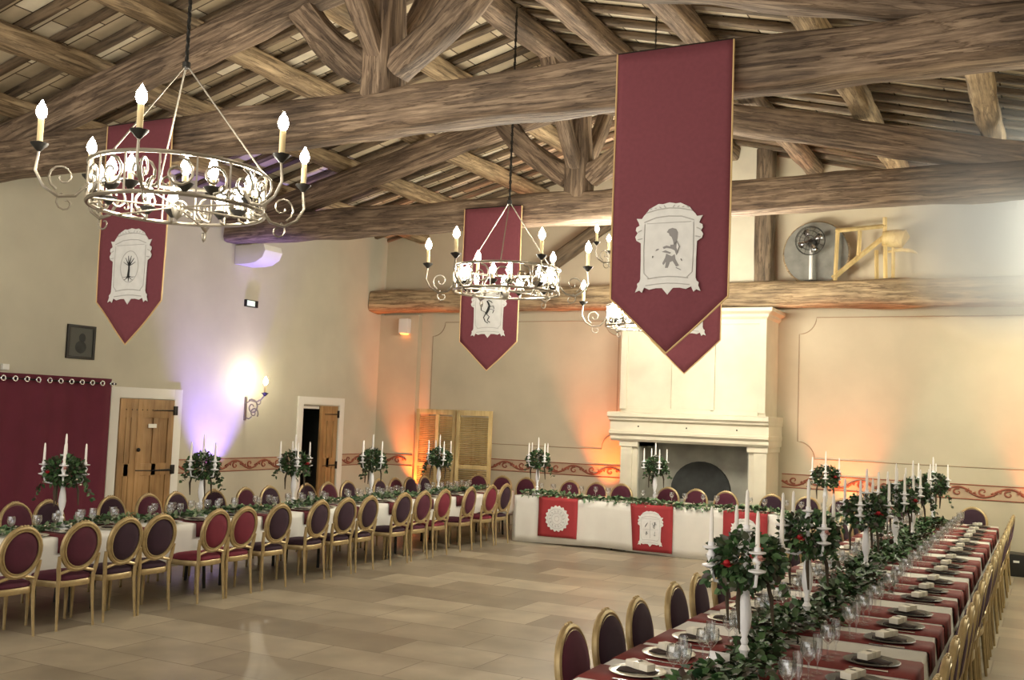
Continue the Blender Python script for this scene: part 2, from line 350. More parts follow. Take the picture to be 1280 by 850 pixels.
# painted frieze: ground strip and scrolls (left wall and back wall)
def scroll_strip(name, a, b, fix, axis, z0, z1):
    hgt = z1-z0; L = b-a
    P = (lambda u, v, o: (fix+o, a+u, z0+v)) if axis == 'y' else (lambda u, v, o: (a+u, fix-o, z0+v))
    g = MB()
    c0 = [P(0, 0, .004), P(L, 0, .004), P(L, hgt, .004), P(0, hgt, .004)]; c1 = [P(0, 0, 0), P(L, 0, 0), P(L, hgt, 0), P(0, hgt, 0)]
    g.add(c0+c1, [(0, 1, 2, 3), (4, 5, 6, 7), (0, 1, 5, 4), (2, 3, 7, 6), (1, 2, 6, 5), (0, 3, 7, 4)]); base = struct(name, g, 'frieze', smooth=False)
    s = MB()
    for v in (.0, 1.): s.tube([P(0, hgt*v, .006), P(L, hgt*v, .006)], .009, 6)
    u = .2; k = 0
    while u < L-.2:
        sg = 1 if k % 2 else -1
        pts = [P(u-.2+.4*t, hgt*(.5+.33*sg*sin(pi*t)), .006) for t in [i/8 for i in range(9)]]; s.tube(pts, .017, 5)
        pts = []
        for i in range(14):
            an = sg*(pi*.4+i*.5); r = .062*(1-i/15); pts.append(P(u+r*cos(an)*1.25, hgt*.5-sg*.012+r*sin(an), .006))
        s.tube(pts, [.021*(1-i/20) for i in range(14)], 5)
        for dx in (-.13, .12): s.tube([P(u+dx, hgt*.5, .006), P(u+dx+.04, hgt*(.5+sg*.25), .006)], [.026, .006], 5)
        u += .36; k += 1
    s.build('painted_scroll', 'scroll', base)
scroll_strip('trim_5', 7.2, 10.66, XL, 'y', .95, 1.16)
scroll_strip('trim_6', 12.13, 14.93, XL, 'y', .95, 1.16); scroll_strip('trim_7', 16.38, 17.44, XL, 'y', .97, 1.18)
scroll_strip('trim_8', -12.18, -11.28, 17.46, 'x', .98, 1.19); scroll_strip('trim_9', -11.25, -6.75, YB, 'x', 1.0, 1.21); scroll_strip('trim_10', -4.0, XR, YB, 'x', 1.03, 1.25)
# painted panel lines with scooped corners on the back wall
def panel(name, x0, x1, z0, z1, r=.28):
    pts = []
    for cx, cz, a0 in ((x1, z0, 180), (x1, z1, 270), (x0, z1, 0), (x0, z0, 90)):
        for i in range(9):
            a = radians(a0 - i*90/8); pts.append((cx+r*cos(a), YB-.003, cz+r*sin(a)))
    struct(name, MB().tube(pts, .008, 5, closed=True), 'line')
panel('trim_11', -3.75, 1.1, 1.52, 3.88); panel('trim_12', -11.0, -7.0, 1.5, 3.86)
struct('baseboard_back', MB().bb(-3.95, XR, YB-.02, YB, 0, .12), 'line', smooth=False)
# doors of the left wall
def plank_leaf(mb, y0, y1, z0, z1, x, th=.045):
    mb.bb(x, x+th*.5, y0, y1, z0, z1)
    st = .11
    mb.bb(x+th*.5, x+th, y0, y0+st, z0, z1); mb.bb(x+th*.5, x+th, y1-st, y1, z0, z1)
    ym = (y0+y1)/2
    for a, b in ((z0, z0+.2), (z0+.92, z0+1.1), (z1-.28, z1)): mb.bb(x+th*.5, x+th, y0+st, y1-st, a, b)
    mb.bb(x+th*.5, x+th, ym-.045, ym+.045, z0+.2, z1-.28)
def hinge(parent, y, z, x):
    MB().bb(x, x+.035, y-.02, y+.05, z-.07, z+.07).build('hinge', 'iron', parent, bevel=.006)
    MB().tube([(x+.02, y, z), (x+.02, y-.42, z-.005)], [.012, .006], 6).build('strap', 'iron', parent)
def surround(name, y0, y1, z, wd, mat='paint'):
    f = MB(); f.bb(XL, XL+.035, y0-wd, y0, 0, z+wd); f.bb(XL, XL+.035, y1, y1+wd, 0, z+wd); f.bb(XL, XL+.035, y0, y1, z, z+wd)
    return f
d1 = empty('door_1'); d1['kind'] = 'structure'; d1['label'] = 'old panelled pine door in a white surround beside the burgundy curtain'
surround('', 10.86, 11.94, 2.1, .16).build('door_surround', 'paint', d1, bevel=.004)
for a, b in ((10.87, 11.2), (11.205, 11.93)):
    l = MB(); plank_leaf(l, a, b, .02, 2.09, XL+.004); l.build('door_leaf', 'door', d1, bevel=.004)
for z in (1.93, 1.02): hinge(d1, 11.93, z, XL+.04)
MB().tube([(XL+.05, 11.22, 1.02), (XL+.055, 11.9, 1.0)], .009, 6).build('bolt_rail', 'iron', d1)
MB().sphere((XL+.07, 11.24, 1.33), .03).tube([(XL+.04, 11.24, 1.33), (XL+.07, 11.24, 1.33)], .012, 6).build('door_knob', 'iron', d1)
nl = MB()
for i in range(9): nl.sphere((XL+.05, 10.98+i*.1+.01*(i % 2), 1.93), .009, 6, 4)
nl.build('nail_heads', 'iron', d1)
MB().bb(XL+.05, XL+.056, 11.42, 11.58, 1.66, 1.72).build('door_sign', 'paint', d1)
d2 = empty('door_2'); d2['kind'] = 'structure'; d2['label'] = 'half open double pine door in a cream surround near the corner'
surround('', 15.1, 16.2, 2.12, .14).build('door_surround', 'paint', d2, bevel=.004)
l = MB(); plank_leaf(l, 15.68, 16.19, .02, 2.1, XL-.05); l.build('door_leaf', 'door', d2, bevel=.004)
for z in (1.95, .98): hinge(d2, 16.19, z, XL-.005)
l = MB(); l.bb(XL-.62, XL-.1, 15.1, 15.14, .02, 2.08); l.bb(XL-.55, XL-.17, 15.14, 15.155, .2, 1.85); l.build('door_leaf', 'door', d2, bevel=.004)
MB().bb(XL-.12, XL-.06, 15.12, 15.68, 2.04, 2.09).build('door_rail', 'paint', d2)

# ------------------------------------------------------------------ things on the left wall
ct = empty('curtain', label='floor-length burgundy curtain on silvery eyelets, left of the pine door', cat='curtain')
v = []; f = []; NY, NZ = 150, 8; y0, y1 = 7.4, 10.48
for j in range(NZ+1):
    z = .03+(2.36-.03)*j/NZ
    for i in range(NY+1):
        y = y0+(y1-y0)*i/NY; k = 1-.25*j/NZ
        v.append((-11.93+.017*k*sin(y*19)+.014*sin(y*6+1.3+z*.3), y, z))
for j in range(NZ):
    for i in range(NY): a = j*(NY+1)+i; f.append((a, a+1, a+NY+2, a+NY+1))
MB().add(v, f).build('drape', 'curtain', ct, solid=.006, angle=80)
MB().tube([(-11.93, 7.3, 2.29), (-11.93, 10.56, 2.29)], .014, 8).build('curtain_rod', 'iron', ct)
for y in (7.3, 10.53): MB().tube([(-11.93, y, 2.29), (XL, y, 2.29)], .012, 8).build('rod_bracket', 'iron', ct)
e0 = None
for i in range(18):
    y = 7.5+i*.174
    if e0 is None:
        e0 = MB().tube([(0, .032*cos(a*pi/6), .032*sin(a*pi/6)) for a in range(12)], .009, 6, closed=True).build('eyelet', 'steel', ct); o = e0
    else: o = e0.copy(); COL.objects.link(o)
    o.location = (-11.885, y, 2.29)
pf = empty('framed_picture', (XL, 10.12, 2.86), label='small dark framed picture high above the curtain end', cat='picture')
f_ = MB()
for a in ((-.24, -.2, -.24, .24), (.2, .24, -.24, .24), (-.2, .2, -.24, -.2), (-.2, .2, .2, .24)): f_.bb(0, .03, *a)
f_.build('frame', 'iron', pf, bevel=.004)
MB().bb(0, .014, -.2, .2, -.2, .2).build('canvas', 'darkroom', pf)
fig = MB(); fig.sphere((.014, .02, .06), .06, 10, 6, (.1, 1, 1.1)).sphere((.014, 0, -.07), .1, 10, 6, (.06, 1, .9)); fig.build('painted_figure', 'soot', pf)
es = empty('exit_sign', (XL, 13.56, 3.8), label='small white lit sign box high on the left wall', cat='sign')
MB().bb(0, .05, -.15, .15, -.06, .06).build('housing', 'iron', es, bevel=.005); MB().bb(.05, .056, -.13, .06, -.045, .045).build('panel', 'sign', es)
sb = MB().bb(0, .04, -.05, .05, -.04, .04).build('motion_sensor', 'plastic', bevel=.008, loc=(XL, 8.95, 2.44)); tag(sb, 'small white sensor box on the wall above the burgundy curtain', 'sensor')

def spiral(mb, P, c, r, a0, turns, sg, th, n=16, m=6):
    pts = []
    for i in range(n+1):
        t = i/n; a = a0+sg*turns*2*pi*t; q = r*(1-.8*t); pts.append(P(c[0]+q*cos(a), c[1]+q*sin(a)))
    mb.tube(pts, [th*(1-.3*i/n) for i in range(n+1)], m)
def candle_lamp(parent, p, h=.15, r=.021, bulb='bulb', tube='ivory'):
    p = Vector(p)
    MB().lathe([(.012, -.05), (.03, -.03), (.055, -.005), (.062, .008), (.03, .006), (.022, .02)], 10, p).build('drip_dish', 'iron', parent)
    s = MB().lathe([(r, .015), (r, .015+h)], 10, p).build('candle_sleeve', tube, parent)
    MB().lathe([(.014, 0), (.030, .02), (.038, .045), (.031, .08), (.014, .11), (.002, .135)], 12, p+Vector((0, 0, .017+h))).build('bulb', bulb, parent)
# wall sconce
sc = empty('wall_sconce', (XL, 13.58, 2.0), label='wrought iron scroll sconce with glowing candle bulb on the left wall', cat='wall lamp')
sm = MB().bb(0, .02, -.025, .025, -.2, .2); P = lambda u, v: (u, 0, v)
spiral(sm, P, (.16, .03), .14, 2.2, 1.3, -1, .015); spiral(sm, P, (.2, -.07), .10, -.6, 1.2, 1, .013); spiral(sm, P, (.3, .13), .06, 3.2, 1.1, 1, .010)
sm.tube([P(.02, -.15), P(.1, -.17), P(.16, -.13)], .011, 6); sm.tube([P(.02, .1), P(.12, .14), P(.24, .12), P(.34, .16), P(.42, .24)], .012, 6)
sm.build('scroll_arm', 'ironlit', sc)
candle_lamp(sc, (.42, 0, .27), .13, bulb='bulb2')
# white lamp box by the corner
lb = empty('wall_light', (-11.55, 17.46, 3.76), label='white up-and-down wall light box in the back left corner', cat='wall lamp')
MB().prism([(-.11, -.14), (.11, -.14), (.11, .16), (-.11, .16)], -.14, 0).build('housing', 'plastic', lb, bevel=.03)
MB().lathe([(.0, -.165), (.08, -.16), (.09, -.14)], 14, (0, -.07, 0)).build('lens', 'ledo', lb)

# ------------------------------------------------------------------ fireplace
fp = empty('fireplace', (-5.38, YB, 0), label='tall pale stone fireplace with moulded mantel and panelled hood', cat='fireplace')
def F_(x0, x1, d0, d1, z0, z1, mb): return mb.bb(x0+5.38, x1+5.38, -d1, -d0, z0, z1)
m_ = MB(); prof = [(0, 1.69), (.88, 1.69), (.92, 1.73), (.92, 1.78), (.97, 1.82), (.97, 1.86), (.93, 1.88), (.93, 2.02), (.99, 2.05), (1.0, 2.08), (1.04, 2.11), (1.04, 2.17), (1.0, 2.19), (0, 2.19)]
# mitred moulding: profile carried round three sides
v = []; f = []; n = len(prof); xl, xr = -1.22, 1.22
for d, z in prof: v.append((xl-d*.16-.0, 0, z))
for d, z in prof: v.append((xl-d*.16, -d, z))
for d, z in prof: v.append((xr+d*.16, -d, z))
for d, z in prof: v.append((xr+d*.16, 0, z))
for s_ in range(3):
    for i in range(n): f.append((s_*n+i, s_*n+(i+1) % n, (s_+1)*n+(i+1) % n, (s_+1)*n+i))
m_.add(v, f); m_.build('mantel', 'stone', fp, smooth=False)
for x in (-.85, 0, .85): MB().sphere((x, -.935, 1.95), .014, 8, 5).build('iron_peg', 'iron', fp)
hd = MB(); F_(-6.62, -4.1, 0, .80, 2.19, 3.78, hd)
for a, b in ((-6.62, -6.50), (-5.02, -4.95), (-5.75, -5.70), (-4.22, -4.10)): F_(a, b, .80, .835, 2.24, 3.78, hd)
F_(-6.5, -4.22, .80, .835, 2.19, 2.27, hd); F_(-6.5, -4.22, .80, .835, 3.70, 3.78, hd)
hd.build('hood', 'stone', fp, smooth=False, bevel=.006)
cn = MB(); v = []; f = []; pf2 = [(0, 3.78), (.84, 3.78), (.88, 3.82), (.88, 3.86), (.95, 3.90), (.95, 3.96), (0, 3.96)]; n = len(pf2)
for q, s_ in ((-1, 0), (-1, 1), (1, 1), (1, 0)):
    for d, z in pf2: v.append((.02+q*(1.26+max(0, d-.84)), -d*s_, z))
for s_ in range(3):
    for i in range(n): f.append((s_*n+i, s_*n+(i+1) % n, (s_+1)*n+(i+1) % n, (s_+1)*n+i))
cn.add(v, f); cn.build('cornice', 'stone', fp, smooth=False)
for a, b, nx in ((-6.58, -6.28, 1), (-4.36, -4.06, -1)):
    j = MB(); F_(a, b, 0, .80, 0, 1.69, j); F_(a+(.0 if nx > 0 else .09), b-(.09 if nx > 0 else .0), .80, .84, 0, 1.69, j); F_(a-.02, b+.02, 0, .86, 0, .12, j); F_(a-.02, b+.02, 0, .86, 1.6, 1.69, j)
    j.build('jamb', 'stone', fp, smooth=False, bevel=.008)
b_ = MB(); F_(-6.28, -4.36, .0, .03, 0, 1.69, b_); F_(-6.28, -6.26, .03, .78, 0, 1.69, b_); F_(-4.38, -4.36, .03, .78, 0, 1.69, b_); b_.build('firebox_lining', 'stone2', fp, smooth=False)
ar = [(-.53+.0, .72), (.53, .72)]+[(.53*cos(radians(a)), .86+.52*sin(radians(a))) for a in range(0, 181, 12)]
MB().prism(ar, -.10, -.03).build('fireback', 'soot', fp, loc=(0, 0, 0)); l = MB(); F_(-6.24, -4.4, .03, .5, .0, .72, l); l.build('hearth_block', 'stone2', fp, smooth=False)
# louvred shutters leaning by the wall
def shutter(name, label, x0, x1, y, rz, rows):
    w_ = x1-x0; t = empty(name, ((x0+x1)/2, y, 0), rz, label=label, cat='shutter', group='louvred wooden shutters by the back wall'); h = 2.12
    fr = MB(); fr.bb(-w_/2, -w_/2+.07, -.02, .02, 0, h); fr.bb(w_/2-.07, w_/2, -.02, .02, 0, h)
    for a, b in ((0, .14), (1.0, 1.08), (h-.1, h)): fr.bb(-w_/2+.07, w_/2-.07, -.02, .02, a, b)
    fr.build('frame', 'shutter', t, bevel=.003)
    sl = MB(); z = .17
    while z < h-.12:
        if not .97 < z < 1.1: sl.box((0, 0, z), (w_-.14, .034, .008), rx=-.7)
        z += .036
    sl.build('louvres', 'shutter', t, smooth=False)
    return t
shutter('shutter', 'pair-leaf wooden louvred shutter with a centre stile, nearest the corner', -11.12, -10.22, 17.32, 0, 1)
MB().bb(.0, .07, -.024, .02, .14, 2.02).build('centre_stile', 'shutter', bpy.data.objects['shutter'])
shutter('shutter', 'pale yellow louvred shutter standing between the darker shutter and the fireplace', -10.15, -9.42, 17.28, .12, 1)

# ------------------------------------------------------------------ on the ledge: fan, disc, wooden stand
fan = empty('pedestal_fan', (-3.5, 17.2, 4.42), label='dark pedestal fan standing on the ledge beam', cat='fan')
MB().lathe([(.13, 0), (.13, .02), (.03, .04), (.025, .1)], 16).build('base', 'iron', fan); MB().tube([(0, 0, .04), (0, 0, .55)], .03, 10).build('pole', 'plastic', fan)
MB().lathe([(.02, .03), (.07, .04), (.08, .12), (.05, .2)], 14, (0, 0, .66), axis=(0, 1, .1)).build('motor', 'iron', fan)
cg = MB(); cc = Vector((0, -.06, .68))
for r, dy in ((.23, 0), (.24, -.03), (.16, -.07), (.08, -.085)): cg.tube([cc+Vector((r*cos(a*pi/12), dy, r*sin(a*pi/12))) for a in range(24)], .006, 5, closed=True)
for i in range(16): a = i*pi/8; cg.tube([cc+Vector((.03*cos(a), -.09, .03*sin(a))), cc+Vector((.16*cos(a), -.07, .16*sin(a))), cc+Vector((.24*cos(a), -.02, .24*sin(a)))], .003, 4)
cg.build('cage', 'iron', fan)
for i in range(4):
    a = i*pi/2+.4; b = MB(); pts = [cc+Vector((r*cos(a+o), -.02+.03*o, r*sin(a+o))) for r, o in ((.03, -.2), (.2, -.3), (.21, .1), (.18, .35), (.03, .3))]
    b.add(pts, [(0, 1, 2, 3, 4)]); b.build('blade', 'steel', fan, solid=.004)
dk = empty('round_disc', (-3.45, 17.36, 4.92), label='large round grey panel leaning behind the pedestal fan', cat='panel')
MB().lathe([(0, -.02), (.52, -.02), (.53, 0), (.52, .02), (0, .02)], 40, axis=(0, 1, .06)).build('face', 'disc', dk); MB().tube([(.53*cos(a*pi/20), .0, .53*sin(a*pi/20)) for a in range(40)], .018, 6, closed=True).build('rim', 'beam2', dk)
st = empty('wooden_stand', (-2.75, 17.2, 4.42), label='rough wooden easel-like frame with a diagonal bar on the ledge beam', cat='frame')
for a, b in (((-.36, 0, 0), (-.33, 0, .82)), ((.42, 0, 0), (.40, 0, 1.02)), ((.0, 0, .38), (.02, 0, .82)), ((.28, .05, 0), (.27, .05, .5))):
    MB().tube([a, b], .033, 4).build('upright', 'shutter', st, smooth=False)
MB().tube([(-.4, 0, .06), (.42, -.03, .72)], .04, 4).build('diagonal_bar', 'shutter', st, smooth=False)
MB().tube([(-.36, 0, .84), (.42, 0, .88)], .035, 4).build('top_rail', 'shutter', st, smooth=False)
hm = empty('timber_block', (-2.2, 17.22, 5.0), label='rounded wooden block with a pale curved handle beside the wooden frame', cat='wood block')
MB().tube([(-.18, 0, .1), (0, 0, .09), (.14, 0, .08), (.18, 0, .05)], [.12, .15, .15, .08], 12).build('block', 'shutter', hm)
MB().tube([(-.1, 0, -.12), (.1, 0, -.09), (.26, 0, -.12), (.34, 0, -.16)], [.02, .03, .03, .01], 8).build('handle', 'shutter', hm)
MB().tube([(-.02, 0, -.62), (-.02, 0, -.05)], .03, 6).build('post', 'shutter', hm)

# ------------------------------------------------------------------ banners with crests
def crest(par, kind, s, cz, y):
    """white cartouche: crowned top, ribbons at the flanks, scrolled foot; s = its height"""
    T = lambda pts: [(px*s, cz+pz*s) for px, pz in pts]
    half = [(0, .5), (.07, .485), (.12, .49), (.17, .465), (.22, .44), (.25, .40), (.28, .37), (.30, .34), (.36, .345), (.335, .30), (.325, .27), (.36, .25), (.365, .22), (.345, .19),
            (.37, .15), (.355, .11), (.32, .09), (.305, .08), (.30, -.10), (.30, -.30), (.31, -.33), (.335, -.35), (.33, -.38), (.355, -.44), (.31, -.42), (.28, -.445), (.255, -.39), (.20, -.415), (.13, -.40), (.06, -.40), (0, -.47)]
    out = half+[(-x, z) for x, z in half[::-1][1:-1]]
    c = MB().prism(T(out), y-.006, y).build('crest', 'crest', par, smooth=False)
    g = MB(); W = lambda pts, r: g.tube([(px*s, y-.008, cz+pz*s) for px, pz in pts], r*s, 5)
    W([(-.27, .30), (-.14, .345), (0, .355), (.14, .345), (.27, .30)], .006); W([(-.24, .285), (.24, .285)], .004); W([(-.25, .40), (-.12, .43), (0, .44), (.12, .43), (.25, .40)], .006)
    for sx in (-1, 1):
        W([(sx*.265, .28), (sx*.27, 0), (sx*.262, -.24), (sx*.2, -.30)], .005); W([(sx*.30, .22), (sx*.34, .2)], .006); W([(sx*.29, .13), (sx*.34, .12)], .006)
        for i in range(4): W([(sx*(.04+i*.05), .445), (sx*(.06+i*.05), .47-.012*i)], .005)
    W([(-.22, -.30), (-.1, -.285), (0, -.28), (.1, -.285), (.22, -.30)], .006); W([(-.24, -.37), (-.1, -.355), (0, -.35), (.1, -.355), (.24, -.37)], .005)
    g.build('crest_outline', 'pale', par)
    e = MB(); mt = 'black'; E = lambda pts, r: e.tube([(px*s, y-.010, cz+pz*s) for px, pz in pts], [q*s*1.35 for q in r] if isinstance(r, list) else r*s*1.35, 6, flat=.3)
    def horse(cx, cz0, k):
        q = lambda pts: [(cx+a*k, cz0+b*k) for a, b in pts]
        E(q([(-.02, .13), (.0, .10), (.02, .06), (.0, .0), (-.03, -.05)]), [.02*k, .025*k, .028*k, .035*k, .03*k])
        E(q([(.0, .14), (.045, .12), (.06, .10)]), [.014*k, .016*k, .008*k]); E(q([(.02, .05), (.08, .06), (.09, .02)]), .009*k); E(q([(.02, .02), (.09, -.0), (.07, -.04)]), .009*k)
        E(q([(-.03, -.05), (.02, -.09), (-.01, -.14), (.03, -.17)]), .011*k); E(q([(-.04, -.05), (-.07, -.10), (-.04, -.16), (-.0, -.18)]), .011*k); E(q([(-.04, -.03), (-.11, .0), (-.12, .07), (-.09, .1)]), .010*k)
    if kind == 'tree':
        E([(.0, -.12), (.005, -.03), (-.0, .04)], [.02, .015, .012])
        for a in (-70, -40, -12, 15, 45, 72): E([(0, .02), (.06*sin(radians(a)), .02+.07*cos(radians(a))), (.11*sin(radians(a)), .03+.12*cos(radians(a)))], [.010, .006, .003])
        for a in (-80, -45, 0, 40, 80): E([(0, -.11), (.05*sin(radians(a)), -.12-.03*cos(radians(a))), (.11*sin(radians(a)), -.11-.07*cos(radians(a)))], [.010, .006, .003])
        g2 = MB(); g2.tube([(.155*s*cos(a*pi/12), y-.008, cz+s*(.01+.2*sin(a*pi/12))) for a in range(24)], .005*s, 5, closed=True); g2.build('medallion_ring', 'pale', par)
    elif kind == 'horse': horse(.0, .03, 1.3)
    elif kind == 'figure':
        mt = 'grey'
        Q = lambda pts: e.prism([(px*s, cz+pz*s) for px, pz in pts], y-.009, y-.004)
        Q([(-.02, .185), (.0, .215), (.04, .228), (.08, .215), (.10, .18), (.098, .12), (.085, .07), (.06, .045), (.05, .09), (.035, .13), (.01, .15), (.005, .17)])
        Q([(.02, .05), (.06, .05), (.09, .09), (.085, .02), (.11, -.03), (.09, -.06), (.07, -.01), (.03, .01)]); Q([(-.06, .03), (-.02, .045), (.03, .03), (.03, .01), (-.02, .02), (-.05, .01)])
        Q([(-.02, -.04), (.04, -.07), (.07, -.05), (.08, -.10), (.12, -.17), (.09, -.18), (.05, -.12), (.02, -.13), (.0, -.19), (-.03, -.19), (-.02, -.12), (-.05, -.16), (-.06, -.14), (-.03, -.08)])
        Q([(-.07, -.02), (-.03, -.005), (.03, -.03), (.02, -.045), (-.03, -.03)]); Q([(-.14, -.01), (-.11, .0), (-.10, .015), (-.13, .01)])
        E([(.09, .09), (.12, .03), (.10, -.03)], .008); E([(-.17, -.08), (-.165, -.06)], .010); E([(.14, -.1), (.15, -.12)], .010); E([(.09, -.19), (.14, -.215)], .008)
    elif kind == 'quarters':
        horse(.12, .13, .55); E([(-.15, .06), (-.12, .12), (-.08, .18)], [.012, .02, .008]); E([(-.12, -.15), (-.08, -.12), (-.11, -.06)], .015); E([(-.14, -.12), (-.10, -.08)], .01); E([(.13, -.17), (.14, -.05)], .008); E([(.10, -.15), (.17, -.15)], .006)
        E([(-.24, .0), (.24, .0)], .003); E([(.0, .24), (0, -.24)], .003)
    e.build('emblem', mt, par)
def banner(label, xc, w_, y, zt, zs, ztip, kind, cz, cs, grp='crest banners hanging from the tie beams'):
    b = empty('banner', (xc, y, 0), label=label, cat='banner', group=grp)
    v = []; f = []; N, R = 16, 22
    for j in range(R+1):
        for i in range(N+1):
            u = -1+2*i/N; zb = ztip+(zs-ztip)*abs(u); z = zt+(zb-zt)*j/R
            v.append((u*w_/2, .010*sin(u*5+j*.25)*j/R, z))
    for j in range(R):
        for i in range(N): a = j*(N+1)+i; f.append((a, a+1, a+N+2, a+N+1))
    MB().add(v, f).build('cloth', 'banner', b, solid=.008, angle=80)
    edge = [v[j*(N+1)] for j in range(R+1)]+[v[R*(N+1)+i] for i in range(1, N+1)]+[v[j*(N+1)+N] for j in range(R-1, -1, -1)]
    MB().tube([(a[0], a[1]-.004, a[2]) for a in edge], .008, 6).build('gold_edging', 'goldtrim', b)
    MB().tube([(-w_/2, .02, zt), (w_/2, .02, zt)], .02, 8).build('hanging_rod', 'iron', b)
    crest(b, kind, cs, cz, -.014)
banner('largest burgundy banner with a grey standing figure in its crest, on the nearer tie beam', -2.75, 1.0, 7.95, 5.13, 3.05, 2.6, 'figure', 3.44, .78)
banner('burgundy banner with a tree crest behind the left chandelier', -8.87, 1.0, 7.95, 5.11, 3.13, 2.66, 'tree', 3.50, .86)
banner('burgundy banner with a black horse crest behind the middle chandelier', -7.05, .93, 12.74, 5.0, 3.08, 2.67, 'horse', 3.5, .78)
banner('burgundy banner hidden behind the largest banner, only its lower point showing', -4.16, .93, 12.74, 5.0, 3.1, 2.67, 'horse', 3.5, .78)

# ------------------------------------------------------------------ chandeliers
def make_chandelier(topz, bulb_='bulb'):
    R0, hh = .62, .28
    t = empty('chandelier')
    P = lambda a, r, z: (r*cos(a), r*sin(a), z)
    band = MB()
    for z in (0, hh): band.tube([P(i*pi/24, R0, z) for i in range(48)], .016, 6, closed=True)
    for k in range(16):
        a0 = k*2*pi/16; sg = 1 if k % 2 else -1
        Q = lambda u, v: P(a0+u/R0, R0, hh/2+v)
        spiral(band, Q, (0, .0), .115, -pi/2*sg, 1.25, sg, .012, 14, 5); band.tube([P(a0+pi/16, R0, 0), P(a0+pi/16, R0, hh)], .009, 4)
        spiral(band, Q, (.07*sg, -.07), .045, 0, 1.0, -sg, .010, 8, 4)
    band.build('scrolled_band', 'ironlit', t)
    spk = MB()
    for k in range(6): spk.tube([P(k*pi/3, 0, .02), P(k*pi/3, R0, .0)], .008, 5)
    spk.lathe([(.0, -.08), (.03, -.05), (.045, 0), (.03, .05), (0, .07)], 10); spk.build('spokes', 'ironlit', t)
    for k in range(6):
        a = radians(OUT_PH)+k*pi/3; am = MB(); Q = lambda u, v: P(a, R0+u, v)
        am.tube([Q(0, .1), Q(.08, .0), Q(.19, -.02), Q(.29, .04), Q(.345, .14), Q(.33, .27)], [.013, .013, .013, .012, .011, .010], 6)
        spiral(am, Q, (.17, .12), .10, -1.2, 1.2, 1, .009, 14, 5); spiral(am, Q, (.14, -.06), .07, 1.2, 1.0, -1, .008, 10, 5)
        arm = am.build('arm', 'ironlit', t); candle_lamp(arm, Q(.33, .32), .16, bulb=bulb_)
        for b in (a+pi/9, a+2*pi/9):
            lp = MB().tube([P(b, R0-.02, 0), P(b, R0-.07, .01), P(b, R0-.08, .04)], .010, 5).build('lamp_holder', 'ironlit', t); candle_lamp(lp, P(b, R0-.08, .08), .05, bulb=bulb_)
    for k in range(3):
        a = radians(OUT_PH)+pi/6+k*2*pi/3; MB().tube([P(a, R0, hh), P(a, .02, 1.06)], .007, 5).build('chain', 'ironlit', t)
    c = MB(); z = 1.05
    c.lathe([(.01, 0), (.03, .01), (.03, .05), (.01, .06)], 8, (0, 0, z)); c.tube([(0, 0, z), (0, 0, topz)], .008, 5); k = 0
    while z < topz-.08:
        c.tube([(.016*cos(a*pi/4)*(k % 2), .016*cos(a*pi/4)*(1-k % 2), z+.03+.03*sin(a*pi/4)) for a in range(8)], .005, 4, closed=True); z += .048; k += 1
    c.build('suspension_chain', 'iron', t)
    return t
OUT_PH = 0
ch_specs = [
 ('largest wrought iron ring chandelier with lit candle bulbs in front of the tree banner', -5.659, 5.466, 3.46, 3.55, 0, 1),
 ('lit ring chandelier glowing in front of the black horse banner', -5.68, 10.66, 3.49, 3.45, 21, 1),
 ('lit ring chandelier low behind the largest banner, in front of the fireplace hood', -4.981, 13.686, 3.36, 3.45, 26, 1),
 ('smallest ring chandelier, its few lamps peeking out left of the largest banner', -3.752, 10.235, 3.69, 4.5, 40, .62)]
for lb_, x, y, z, tz, OUT_PH, k_ in ch_specs:
    o = make_chandelier(tz, 'bulb3' if y > 13 else 'bulb'); o.location = (x, y, z); o.scale = (k_, k_, k_); tag(o, lb_, 'chandelier', 'wrought iron ring chandeliers')

